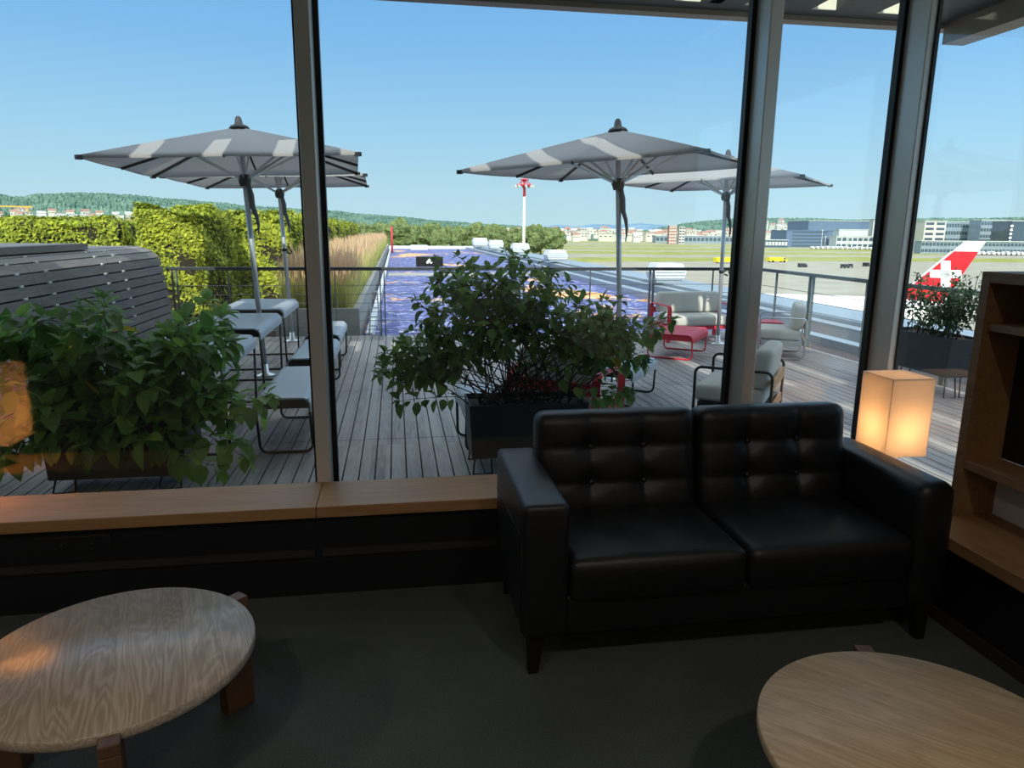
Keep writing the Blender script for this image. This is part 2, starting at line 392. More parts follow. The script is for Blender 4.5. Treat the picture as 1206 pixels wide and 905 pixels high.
w2 = empty('window_2', (2.39,3.1,0), 0, 'structure')
wpart('glass_pane', MB().box(-.006,.006,-2.7,.0,.28,3.0), M['glass'], w2)
wpart('bottom_rail', MB().box(-.03,.03,-2.7,0,0,.30), M['gasket'], w2)
wpart('head_rail', MB().box(-.03,.03,-2.7,0,2.98,3.18), M['mullion'], w2)
# oak sill bench along the window and along the right wall
sill = S('trim_1', MB().box(-6,-.345,2.80,3.10,.352,.40).box(-.343,2.0,2.80,3.10,.352,.40), M['oak_sill'], .003)
S('trim_2', MB().box(2.0,2.36,.4,3.08,.352,.40), M['oak_case'], .003)
S('baseboard_front', MB().box(-6,2.08,2.83,3.10,.0,.352), M['panel'])
S('baseboard_right', MB().box(2.09,2.36,.4,2.83,.0,.352), M['panel'])
S('trim_3', MB().box(-6,-.36,2.818,2.83,.175,.205).box(-.33,2.08,2.818,2.83,.175,.205), M['panel_strip'])
S('trim_4', MB().box(2.075,2.09,.4,2.83,0,.05), M['panel_strip'])
ap = MB().box(-1.40,-1.14,2.819,2.83,.26,.315).build('access_panel', M['panel'])
MB().box(-1.405,-1.135,2.823,2.83,.255,.26).box(-1.405,-1.135,2.823,2.83,.315,.32).box(-1.405,-1.40,2.823,2.83,.26,.315).box(-1.14,-1.135,2.823,2.83,.26,.315).build('rim', M['panel_strip'], ap)
for x in (-1.31,-1.20): MB().lathe([(.005,0),(.005,.003)], 10, M=T(x,2.819,.287,rx=PI/2)).build('screw', M['panel_strip'], ap)
tag(ap, 'small dark access panel set in the dark front below the window sill', 'panel')
# roof overhang with light slots (above the terrace)
ov = MB(); Z0, Z1 = 3.18, 3.5
slots = [1.11+.56*k for k in range(-14,6)]
prev = -8.0
for s in slots:
    if s < 2.5: ov.box(prev, s-.105, 3.45, 5.62, Z0+.03, Z1); prev = s+.105
ov.box(prev, 2.5, 3.45, 5.62, Z0+.03, Z1)
ov.box(-8, 2.5, 3.24, 3.45, Z0+.03, Z1).box(-8,4.55,5.62,5.78,Z0+.03,Z1)
prev = 2.40
for s in [q for q in slots if q > 2.5]:
    for a, b in ((-5,.6),(.9,3.1),(3.4,5.62)): ov.box(prev, s-.10, a, b, Z0+.03, Z1)
    prev = s+.10
ov.box(prev, 4.55, -5, 5.62, Z0+.03, Z1)
ov.box(2.40, 4.55, .6, .9, Z0+.03, Z1).box(2.40,4.55,3.1,3.4,Z0+.03,Z1)
S('roof_overhang', ov, M['soffit'])
S('trim_5', MB().box(-8,4.75,5.78,5.9,Z0-.008,Z1+.02).box(4.55,4.75,-5,5.78,Z0-.13,Z1+.02), M['fascia'])
e = MB()
for s in slots: e.box(s-.099,s+.099,5.60,5.619,Z0+.03,Z1)
S('trim_6', e, M['cream'])

# ------------------------------------------------------------------ terrace
dk = MB(); p = .098
nb = int((5.45+3.0)/p)
for i in range(nb):
    x = -3.0+i*p
    y0 = 3.28
    if x > 2.5: y0 = -3.2
    ys = [y0]+[yy for yy in [-1.5+1.65*k for k in range(0,8)] if y0 < yy < 10.38]+[10.4]
    for a, b in zip(ys[:-1], ys[1:]): dk.box(x, x+p-.009, a+.004, b-.004, -.03, 0)
S('terrace_floor', dk, M['deck'])
S('terrace_slab', MB().box(-3.1,5.5,-3.3,10.45,-.4,-.031), M['black'])
# timber clad screen on the left: slats along y with pale spacers
tr = empty('timber_screen', (-3.05,7,0))
tag(tr, 'long weathered timber-slat bank at the left edge of the terrace', 'timber screen')
prof = [(.20,.02),(.155,.3),(.11,.62),(.07,.95),(.03,1.12),(-.06,1.22),(-.22,1.262)]
def on_prof(s):
    Ls = [0]
    for a, b in zip(prof[:-1], prof[1:]): Ls.append(Ls[-1]+math.hypot(b[0]-a[0], b[1]-a[1]))
    d = s*Ls[-1]
    for k in range(len(prof)-1):
        if d <= Ls[k+1]+1e-9:
            t = (d-Ls[k])/(Ls[k+1]-Ls[k]); a, b = prof[k], prof[k+1]
            return (a[0]+(b[0]-a[0])*t, a[1]+(b[1]-a[1])*t)
    return prof[-1]
sl = MB(); NS = 14
for k in range(NS):
    a = on_prof(k/NS+.004); b = on_prof((k+1)/NS-.006); nx, nz = (b[1]-a[1]), -(b[0]-a[0]); q = math.hypot(nx,nz); nx, nz = nx/q*.02, nz/q*.02
    for y0, y1 in ((-4,-.4),(-.395,1.35),(1.355,2.95)):
        sl.prism([(a[0],a[1]),(a[0]-nx,a[1]-nz),(b[0]-nx,b[1]-nz),(b[0],b[1])][::-1], y0, y1)
sl.build('slat_cladding', M['timber'], tr)
cl = MB()
for k in range(5,NS):
    a = on_prof(k/NS)
    for y in (-.65,-.15,1.1,1.6): cl.box(a[0]-.014,a[0]+.008,y-.03,y+.03,a[1]-.007,a[1]+.009)
cl.build('spacer_clip', M['clip'], tr, kind='stuff')
MB().prism([(.17,.0),(.085,.62),(.045,.95),(0,1.10),(-.08,1.19),(-.24,1.23),(-2.8,1.23),(-2.8,0)][::-1], -4, 2.93).build('core', M['black'], tr)
tp = MB()
for i in range(30): tp.box(-6 if i > 6 else -2.8,-.225, -4+i*.2317, -4+i*.2317+.222, 1.235, 1.262)
tp.build('top_boarding', M['timber'], tr)
MB().box(-2.6,-.16,-4,1.28,1.263,1.325).build('raised_board', M['timber'], tr)

def railing(name, pts, heavy, thin, label, wires=6, top_mat=None):
    r = empty(name, (0,0,0)); tag(r, label, 'railing')
    a, b = Vector(pts[0]), Vector(pts[1]); d = (b-a).normalized()
    MB().bar([a+Vector((0,0,.955)), b+Vector((0,0,.955))], .055, .045).build('handrail', top_mat or M['rail_dark'], r, .004)
    n = d.cross(Vector((0,0,1)))
    for t in heavy:
        c = a+d*t; mb = MB()
        for s in (-.028, .028): mb.bar([c+d*s+Vector((0,0,-.06)), c+d*s+Vector((0,0,.935))], .016, .05, up=tuple(n))
        mb.build('post', M['rail'], r)
    for t in thin:
        c = a+d*t; MB().bar([c+Vector((0,0,.05)), c+Vector((0,0,.935))], .012, .03, up=tuple(n)).build('baluster', M['rail'], r)
    for k in range(wires):
        z = .10+.125*k+.0
        MB().tube([a+Vector((0,0,z)), b+Vector((0,0,z))], .0045, 6).build('wire', M['cable'], r)
    return r
railing('terrace_railing', ((-3.05,10.32,0),(5.45,10.32,0)), [.09,2.85,4.85,6.83,8.45], [.78,1.55,2.2,3.85,5.88,7.8], 'wire railing across the far edge of the timber terrace')
railing('side_railing', ((5.45,10.25,0),(5.45,1.5,0)), [1.45,3.95,6.4], [.55,2.6,5.2,7.6], 'wire railing along the right side of the timber terrace', top_mat=M['rail'])
ld = MB()
ld.tube([(-.42,10.46,-.15),(-.36,10.48,.62)], .012, 6).tube([(-.24,10.46,-.15),(-.28,10.48,.62)], .012, 6)
for k in range(5): ld.tube([(-.405+.012*k,10.463,.0+.13*k),(-.248-.008*k,10.463,.0+.13*k)], .009, 6)
ld.tube([(-.36,10.48,.62),(-.28,10.48,.62)], .012, 6)
lo = ld.build('roof_ladder', M['white_metal']); tag(lo, 'small white metal ladder beyond the far railing beside the gravel roof', 'ladder')
sg = MB().box(.28,.66,10.30,10.36,.985,1.13).build('sign_box', M['sign_black'], bevel=.006)
tag(sg, 'black rectangular sign box with a white arrow mark on the far handrail', 'sign')
MB().prism([(.465-.035,1.03),(.465-.045,1.05),(.465,1.10),(.465+.045,1.05),(.465+.035,1.03),(.465+.012,1.03),(.465+.012,1.045),(.465-.012,1.045),(.465-.012,1.03)][::-1], 10.296, 10.30).build('mark', M['white'], sg)

# roof beyond the terrace
S('gravel_roof', MB().box(-1.2,6.9,10.46,64,-.6,-.15).box(5.5,6.2,-3,10.46,-.6,-.15), M['gravel'])
S('kerb_path', MB().box(-.3,6.6,26.5,28.0,-.15,-.13), M['concrete'])
S('roof_edge_strip', MB().box(-.46,-.36,10.5,66,-.16,.02).box(-1.2,7,64,64.6,-.3,.1), M['white_metal'])
mb = MB().box(6.1,6.35,-3,66,-.6,.02).box(6.36,6.75,-3,66,-.6,-.2).box(6.76,7.0,-3,66,-.6,.10).box(7.01,8.1,-3,66,-.6,.17)
S('parapet_ledge', mb, M['roof_metal'], .01)
S('gravel_strip', MB().box(5.5,6.1,-3,10.46,-.15,-.10), M['dark_gravel'])
S('building_block', MB().box(-40,8.1,-30,66,-11.2,-.61), M['concrete'])
def hood(x, y, w, d, h, label, name='roof_vent', group=None):
    o = empty(name, (x,y,.17)); tag(o, label, 'roof vent', group)
    MB().prism([(-w/2,.08),(w/2,.08),(w/2+.06,h*.55),(w/2-.05,h),(-w/2+.05,h),(-w/2-.06,h*.55)][::-1], -d/2, d/2).build('cowl', M['white_metal'], o, .01)
    MB().box(-w/2+.03,w/2-.03,-d/2+.05,d/2-.05,0,.10).build('base', M['roof_metal'], o)
    m = MB()
    for k in range(4): m.box(-w/2-.02,w/2+.02,-d/2-.012,-d/2,.1+.08*k,.13+.08*k)
    m.build('louvre', M['roof_metal'], o)
hood(7.2,18.6,.78,.7,.50,'long silver roof vent just beyond the railing behind the red seat')
hood(7.0,31.5,.8,1.0,.5,'white roof vent above the shrub at the middle of the roof edge')
hood(7.2,42,.9,1.0,.6,'white roof vent fourth along the roof edge')
hood(7.0,51,.9,1.0,.65,'white roof vent second from the far end of the roof edge')
hood(6.9,60,1.1,1.2,.7,'white roof vent at the far end of the roof edge')
pl = MB().box(1.2,2.6,60,61,-.15,.25).build('roof_box', M['white_metal'], bevel=.03); tag(pl, 'low white box at the far end of the gravel roof', 'roof box')
po = MB().tube([(-.25,52,-.15),(-.25,52,1.7)], .07, 8).build('marker_post', M['red']); tag(po, 'thin red post at the far left of the gravel roof', 'post')

# grass planter and hedges
gp = MB().box(-1.75,-.55,10.7,10.8,-.15,.36).box(-.65,-.55,10.8,60,-.15,.36).box(-1.75,-1.68,10.8,60,-.15,.36).box(-1.68,-.65,10.8,60,-.15,.20).build('concrete_planter', M['concrete'], bevel=.01)
tag(gp, 'long grey concrete trough beyond the railing filled with tall grass', 'planter')
g = MB()
def blade(mb, x, y, z, h, lean, w, mi, az):
    dx, dy = math.cos(az)*lean, math.sin(az)*lean; px, py = -math.sin(az)*w, math.cos(az)*w
    v = [(x-px,y-py,z),(x+px,y+py,z),(x+dx*.35+px*.8,y+dy*.35+py*.8,z+h*.6),(x+dx*.35-px*.8,y+dy*.35-py*.8,z+h*.6),(x+dx,y+dy,z+h)]
    mb.add(v, [(0,1,2,3),(3,2,4)], mi)
for i in range(17000):
    t = R.random()**1.7; y = 10.85+t*40; x = -1.66+R.random()*1.0
    
    h = (.60+R.random()*.40)*(1-.15*(y<12)); az = R.uniform(0,2*PI); sc = 1+.02*(y-10.8)
    blade(g, x, y, .2, h, R.uniform(.05,.30), .0045*sc+.001, 0, az)
    if R.random() < .3:
        hx, hy, hz = x+math.cos(az)*.12, y+math.sin(az)*.12, .2+h*.88
        blade(g, hx, hy, hz, .18+R.random()*.14, .05, .006*sc+.002, 1, az)
go = g.build('feather_grass', [M['grass_blade'], M['grass_head']]); tag(go, 'tall feathery grass with pinkish seed heads behind the far railing', 'grass', kind='stuff')

def hedge(name, x0, x1, y0, y1, z0, z1, n, label, size=.07, bare=0):
    o = empty(name, ((x0+x1)/2,(y0+y1)/2,z0)); tag(o, label, 'hedge')
    X, Y, Z = (x1-x0)/2, (y1-y0)/2, z1-z0
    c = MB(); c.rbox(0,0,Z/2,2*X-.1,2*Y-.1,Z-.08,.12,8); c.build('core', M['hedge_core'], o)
    f = MB(); areas = [2*X*Z*1.6, 2*X*Z*.1, min(2*Y*Z,12), min(2*Y*Z,6)*.3, min(4*X*Y,14)]
    for i in range(n):
        k = R.choices(range(5), areas)[0]; u, v = R.uniform(-1,1), R.random()
        if k == 0: p = Vector((u*X,-Y,v*Z)); nn = Vector((0,-1,.2))
        elif k == 1: p = Vector((u*X,Y,v*Z)); nn = Vector((0,1,.2))
        elif k == 2: p = Vector((X,-Y+2*Y*abs(u)**2,v*Z)); nn = Vector((1,0,.2))
        elif k == 3: p = Vector((-X,u*Y,v*Z)); nn = Vector((-1,0,.2))
        else: p = Vector((u*X,-Y+2*Y*R.random()**1.8,Z)); nn = Vector((0,0,1))
        if p.z < Z*bare and R.random() < .75: continue
        bulge = .06*math.sin(p.x*3.1+p.y*2.3)+.05*math.sin(p.z*7+p.x*5+p.y*4)
        p += nn*(bulge+R.uniform(-.05,.05))
        nn = (nn+Vector((R.uniform(-.6,.6),R.uniform(-.6,.6),R.uniform(-.5,.7)))).normalized()
        a = nn.orthogonal().normalized(); a = Matrix.Rotation(R.uniform(0,6.28),3,nn) @ a; b = nn.cross(a); s = size*R.uniform(.6,1.3)
        f.add([p-a*s*.5, p+b*s*.35, p+a*s*.9, p-b*s*.35], [(0,1,2,3)], 0)
    f.build('foliage', M['hedge'], o, kind='stuff')
hedge('clipped_hedge', -3.8,-2.88,11.6,13.7,-.16,1.74,26000,'large clipped yellow-green hedge block behind the left end of the railing', .05, .42)
hedge('clipped_hedge', -4.4,-1.98,14.1,40,-.1,1.72,34000,'long clipped hedge running away behind the tall feathery grass', .085, .2)
hedge('clipped_hedge', -16,-5.75,16.5,18.2,-.1,1.60,30000,'low clipped hedge above the timber bank at the far left', .07)
hedge('clipped_hedge', -9.5,-4.6,20.3,22,-.1,1.66,16000,'smooth farther hedge showing between the low hedge and the large block', .06)
S('hedge_bed', MB().box(-30,-.56,10.47,66,-.6,-.16), M['soil'])

# ------------------------------------------------------------------ terrace furniture
def waterfall(w, l, h, t=.012, r=.06, drop=.10):
    """sheet bent down along both long sides: profile across x, extruded along y; w wide, l long"""
    X = w/2; out = [(-X, h-drop)]
    out += [(-X+r-r*math.cos(a), h-r+r*math.sin(a)) for a in [PI/2*i/6 for i in range(7)]]
    out += [(X-r+r*math.sin(a), h-r+r*math.cos(a)) for a in [PI/2*i/6 for i in range(7)]]
    out += [(X, h-drop)]
    mb = MB(); n = len(out); vs = []
    for y in (-l/2, l/2):
        for (x, z) in out: vs.append((x,y,z))
    ins = []
    for i, (x, z) in enumerate(out):
        a = out[max(i-1,0)]; b = out[min(i+1,n-1)]; tx, tz = b[0]-a[0], b[1]-a[1]; q = math.hypot(tx,tz); ins.append((x+tz/q*t, z-tx/q*t))
    for y in (-l/2, l/2):
        for (x, z) in ins: vs.append((x,y,z))
    fs = []
    for i in range(n-1):
        fs.append((i,i+1,n+i+1,n+i)); fs.append((2*n+i,3*n+i,3*n+i+1,2*n+i+1))
        fs.append((i,2*n+i,2*n+i+1,i+1)); fs.append((n+i,n+i+1,3*n+i+1,3*n+i))
    fs.append((0,n,3*n,2*n)); fs.append((n-1,3*n-1,4*n-1,2*n-1))
    mb.add(vs, [f[::-1] for f in fs]); return mb
def sheet_furniture(name, w, l, h, label, cat, group, top=M['tabletop'], leg=M['frame_black'], inset=.10):
    o = empty(name); tag(o, label, cat, group)
    t = waterfall(w, l, h).build('top', top, o)
    for s in (-1, 1): MB().box(-w/2+.014,w/2-.014,s*(l/2-.021)-.009,s*(l/2-.021)+.009,h-.075,h-.013).build('end_rail', leg, o)
    r = .05
    for s in (-1, 1):
        y = s*(l/2-inset); X = w/2-.012
        pts = [(-X,s*(l/2-.03),h-.07),(-X,y,r+.011)]+[(-X+r-r*math.cos(a),y,.011+r-r*math.sin(a)) for a in [PI/2*i/4 for i in range(1,5)]]+[(X-r+r*math.sin(a),y,.011+r-r*math.cos(a)) for a in [PI/2*i/4 for i in range(0,5)]]+[(X,s*(l/2-.03),h-.07)]
        MB().tube(pts, .010, 8).build('sled_leg', leg, o)
    return o
tb = sheet_furniture('terrace_table', .70, 1.16, .67, '', 'table', 'grey metal tables on the terrace')
for i, (x, y, lab) in enumerate([(-1.47,5.32,'grey metal terrace table nearest the window, behind the leafy planter'),(-1.50,6.84,'grey metal terrace table in the middle of the row of three'),(-1.53,8.37,'grey metal terrace table farthest back, by the railing')]):
    o = tb if i == 0 else copy_tree(tb); o.location = (x,y,0); o['label'] = lab
bn = sheet_furniture('terrace_bench', .37, 1.13, .41, '', 'bench', 'grey metal benches beside the tables')
for i, (x, y, lab) in enumerate([(-.765,5.30,'low grey metal bench nearest the window, partly behind the mullion'),(-.765,6.80,'low grey metal bench in the middle of the row of three'),(-.79,8.24,'low grey metal bench farthest back, near the grass trough')]):
    o = bn if i == 0 else copy_tree(bn); o.location = (x,y,0); o['label'] = lab

def umbrella(x, y, rot, side, zr, zp, hub, label, base=True, lean=0):
    o = empty('parasol', (x,y,0), rot); tag(o, label, 'umbrella', 'square parasols on the terrace'); o.rotation_euler = (Matrix.Rotation(lean,3,'Y') @ Matrix.Rotation(rot,3,'Z')).to_euler()
    MB().tube([(0,0,.02),(0,0,zp+.02)], .026, 14).build('pole', M['alu'], o)
    MB().lathe([(.13,0),(.13,.018),(.04,.03),(.034,.12)], 20).build('base_flange', M['steel'], o)
    h = side/2; N = 8; cv = []; cf = []
    # square canopy, sagging between eight ribs, small valance hem
    rib = []
    for k in range(8):
        a = PI/4*k; c, s_ = math.cos(a), math.sin(a); q = h/max(abs(c),abs(s_)); rib.append((c*q, s_*q))
    c = MB(); 
    def P(k, t, f):
        a = Vector(rib[k%8]+(0,)); b = Vector(rib[(k+1)%8]+(0,)); e = a.lerp(b, f)*t
        z = zp-(zp-zr)*(t**1.04) - .022*math.sin(PI*f)*math.sin(PI*t*.9)
        return Vector((e.x, e.y, z))
    nt, nf = 8, 6
    for k in range(8):
        vs = []; fs = []
        for i in range(nt+1):
            for j in range(nf+1): vs.append(P(k, .03+.97*i/nt, j/nf))
        for i in range(nt):
            for j in range(nf): q = i*(nf+1)+j; fs.append((q,q+nf+1,q+nf+2,q+1))
        # hem
        b0 = len(vs)
        for j in range(nf+1): vs.append(P(k,1,j/nf)+Vector((0,0,-.022)))
        for j in range(nf): fs.append((nt*(nf+1)+j, b0+j, b0+j+1, nt*(nf+1)+j+1))
        c.add(vs, fs, 0, True)
    c.build('canopy', M['canopy'], o)
    for k in range(8):
        e = Vector(rib[k]+(zr-.02,)); rb = MB().bar([(0,0,zp-.03), e], .016, .024).build('rib', M['plastic'], o)
        m = Vector((0,0,zp-.03)).lerp(e, .48)
        MB().bar([(0,0,hub), m], .013, .02).build('strut', M['steel'], rb)
        MB().box(-.02,.02,-.02,.02,-.025,.015, M=T(m.x,m.y,m.z,math.atan2(e.y,e.x))).build('bracket', M['plastic'], rb)
        if k % 2: MB().box(-.03,.02,-.02,.02,-.015,.02, M=T(e.x,e.y,e.z,math.atan2(e.y,e.x))).build('tip', M['plastic'], rb)
    MB().lathe([(.05,hub-.05),(.06,hub-.01),(.06,hub+.03),(.035,hub+.06)], 16).build('hub', M['plastic'], o)
    hd = [(.02,0,hub-.03),(.045,0,hub-.14),(.05,0,hub-.26),(.075,0,hub-.34),(.085,0,hub-.43),(.078,0,hub-.52)]
    MB().tube(hd, [.028,.028,.024,.02,.014,.006], 8).build('crank_handle', M['handle'], o)
    MB().lathe([(.10,zp-.015),(.08,zp+.012),(.04,zp+.03),(.03,zp+.08),(.018,zp+.10),(.004,zp+.105)], 14).build('finial', M['plastic'], o)
    return o
umbrella(-1.37,7.60,math.radians(3),2.20,2.104,2.455,1.955,'square grey parasol over the tables, nearer of the left pair',lean=-.040)
umbrella(-1.42,9.98,math.radians(1.5),2.24,2.105,2.44,1.94,'square pale parasol behind, farther of the left pair',lean=-.030)
umbrella(2.27,7.0,math.radians(-37.3),2.25,2.117,2.462,1.95,'square grey parasol behind the middle shrub, turned at an angle',lean=-.050)
umbrella(4.34,9.14,math.radians(-40),2.24,2.13,2.45,1.96,'square grey parasol beside the red-armed seat, partly behind the window mullion',lean=-.015)
kn = []
for x, y, z, lab in ((4.325,9.14,.98,'dark cord tied high round the pole of the parasol near the railing'),(2.24,7.0,.62,'dark cord tied low round the pole of the middle parasol'),(-1.457,9.98,1.22,'dark cord tied round the pole of the farther left parasol')):
    m = MB().lathe([(.030,-.02),(.036,0),(.030,.02)], 12, M=T(x,y,z))
    m.tube([(x+.03,y-.02,z),(x+.07,y-.04,z+.03),(x+.10,y-.05,z-.04)], .010, 6).tube([(x+.03,y-.02,z-.03),(x+.08,y-.03,z-.05)], .012, 6)
    tag(m.build('tie_cord', M['frame_black']), lab, 'cord')

def armchair(name, w, d, frame, strap, label, flat=False, group=None, seat_h=.34, back_h=.62, cat='armchair', arm_h=.50):
    """front faces local -y"""
    o = empty(name); tag(o, label, cat, group)
    X, Y = w/2, d/2
    for s in (-1, 1):
        r = .05
        if flat:
            pts = [(s*X,-Y,.0),(s*X,-Y,arm_h-r)]+[(s*X,-Y+r-r*math.cos(a),arm_h-r+r*math.sin(a)) for a in [PI/2*i/5 for i in range(1,6)]]+[(s*X,Y-.04,arm_h),(s*X,Y,arm_h-.03),(s*X,Y,.0)]
            MB().bar(pts, .06, .012, up=(0,1,.3)).build('arm_frame', frame, o, .002)
        else:
            pts = [(s*X,-Y,.012),(s*X,-Y,arm_h-r)]+[(s*X,-Y+r-r*math.cos(a),arm_h-r+r*math.sin(a)) for a in [PI/2*i/5 for i in range(1,6)]]+[(s*X,Y-r,arm_h)]+[(s*X,Y-r+r*math.sin(a),arm_h-r+r*math.cos(a)) for a in [PI/2*i/5 for i in range(1,6)]]+[(s*X,Y,.06),(s*X,Y-.05,.012),(s*X,-Y,.012)]
            MB().tube(pts, .011, 8).build('arm_frame', frame, o)
    MB().box(-X+.01,X-.01,-Y+.03,-Y+.05,seat_h-.17,seat_h-.11).box(-X+.01,X-.01,Y-.05,Y-.03,seat_h-.17,seat_h-.11).box(-X+.0,-X+.02,-Y+.03,Y-.03,seat_h-.17,seat_h-.11).box(X-.02,X,-Y+.03,Y-.03,seat_h-.17,seat_h-.11).box(-X+.02,X-.02,-Y+.05,Y-.05,seat_h-.14,seat_h-.12).build('seat_frame', frame, o)
    MB().rbox(0,-.03,seat_h-.05,w-.06,d-.04,.13,.04,6,fn=lambda u,v,q:(0,0,.012*(1-u*u)*(1-v*v)*(q>0))).build('seat_cushion', M['cushion'], o)
    k = 1 if w < .9 else 1
    MB().rbox(0,Y-.10,seat_h+.17,w-.07,.14,.30,.05,6,M=None,fn=lambda u,v,q:(0,-.015*(1-u*u)*(1-q*q)*(v<0)+.025*(q+1)/2,0)).build('back_cushion', M['cushion'], o)
    MB().box(-X,X,Y-.01,Y+.01,seat_h+.02,seat_h+.10).box(-X+.02,X-.02,Y-.012,Y+.006,seat_h-.17,seat_h-.11).build('back_strap', strap, o)
    return o
A36 = math.radians(-36)
o = armchair('lounge_armchair', .68, .56, M['frame_black'], M['cushion_tan'], 'grey cushioned armchair with black tube arms, partly behind the right mullion'); o.location = (2.66,5.16,0); o.rotation_euler = (0,0,math.radians(-36-90))
o = armchair('lounge_armchair', .68, .56, M['red'], M['red'], 'grey armchair with flat red arms seen from behind the middle shrub', True); o.location = (1.26,5.17,0); o.rotation_euler = (0,0,math.radians(-36+180))
o = armchair('lounge_armchair', .66, .52, M['steel'], M['cushion_tan'], 'grey cushioned armchair in the far right corner of the terrace', False); o.location = (4.72,8.18,0); o.rotation_euler = (0,0,math.radians(-118))
o = armchair('lounge_settee', 1.02, .6, M['red'], M['red'], 'wide grey cushioned seat with red arms backed against the far railing', True, cat='settee'); o.location = (4.17,9.62,0); o.rotation_euler = (0,0,math.radians(4))
o = sheet_furniture('coffee_table', .56, .86, .31, 'low red metal table with a small globe lamp in front of the red-armed seat', 'table', None, M['red'], M['red'], .06); o.location = (3.44,8.36,0); o.rotation_euler = (0,0,A36)
o = sheet_furniture('low_table', .36, .36, .31, 'small low red-topped table behind the armchair in the far right corner', 'table', None, M['red'], M['red'], .06); o.location = (5.08,9.12,0); o.rotation_euler = (0,0,math.radians(-20))
o = sheet_furniture('metal_stool', .44, .76, .335, 'grey bent-metal stool between the red-armed chair and the black-armed chair', 'stool', None, inset=.06); o.location = (2.02,6.16,0); o.rotation_euler = (0,0,A36)
o = sheet_furniture('metal_stool', .36, .50, .38, 'grey bent-metal stool behind the left half of the middle shrub', 'stool', None, inset=.06); o.location = (.60,4.90,0); o.rotation_euler = (0,0,math.radians(4))
gl = empty('globe_lamp', (3.17,8.24,.31)); tag(gl, 'small globe lamp on a thin stem standing on the low red table', 'lamp')
MB().lathe([(.045,0),(.04,.006),(.006,.035)], 16).build('base', M['steel'], gl)
MB().tube([(0,0,.02),(0,0,.17)], .004, 6).build('stem', M['steel'], gl)
MB().lathe([(.003,.12)]+[(.062*math.sin(PI*i/12), .182-.062*math.cos(PI*i/12)) for i in range(1,12)]+[(.003,.244)], 20).build('globe', M['lamp_globe'], gl)

# ------------------------------------------------------------------ planters with shrubs
def planter(name, x0, x1, y0, y1, zb, zt, label, mat_=M['planter']):
    o = empty(name, ((x0+x1)/2,(y0+y1)/2,0)); tag(o, label, 'planter')
    X, Y = (x1-x0)/2, (y1-y0)/2; k = .955; t = .012
    m = MB(); v = []
    for (sx, sy, z) in [(k,k,zb),(1,1,zt)]:
        for a, b in ((-1,-1),(1,-1),(1,1),(-1,1)): v.append((a*X*sx,b*Y*sy,z))
    for a, b in ((-1,-1),(1,-1),(1,1),(-1,1)): v.append((a*(X-t),b*(Y-t),zt))
    for a, b in ((-1,-1),(1,-1),(1,1),(-1,1)): v.append((a*(X-t),b*(Y-t),zt-.05))
    f = [(3,2,1,0)]
    for i in range(4):
        j = (i+1)%4; f += [(i,j,4+j,4+i),(4+i,4+j,8+j,8+i),(8+i,8+j,12+j,12+i)]
    m.add(v, f).build('trough', mat_, o, .004)
    MB().box(-X+t,X-t,-Y+t,Y-t,zt-.06,zt-.03).build('soil', M['soil'], o)
    for s in (-1, 1):
        x = s*(X-.10)
        for sy in (-1, 1):
            MB().tube([(x-.06,sy*(Y-.06),zb+.01),(x-.075,sy*(Y-.03),.006),(x+.045,sy*(Y-.03),.006),(x+.04,sy*(Y-.06),zb+.01)], .007, 6).build('hairpin_leg', M['frame_black'], o)
    return o
def leaf(mb, p, d, nrm, ln, w, bend=.25, mi=0, fold=.18):
    d = d.normalized(); s = d.cross(nrm)
    if s.length < 1e-4: s = d.orthogonal()
    s.normalize(); n = s.cross(d).normalized()
    def C(u): return p+d*(ln*u)-n*(bend*ln*u*u)
    pr = [(.0,.0),(.22,.82),(.48,1.0),(.76,.62),(1,0)]
    vs = [C(0)]
    for u, q in pr[1:-1]:
        c = C(u); vs += [c+s*(-w*.5*q)+n*(fold*w*q), c, c+s*(w*.5*q)+n*(fold*w*q)]
    vs.append(C(1))
    f = [(0,2,1),(0,3,2)]
    for i in range(2):
        a = 1+3*i; f += [(a,a+1,a+4,a+3),(a+1,a+2,a+5,a+4)]
    f += [(7,8,10),(8,9,10)]
    mb.add(vs, f, mi, True)
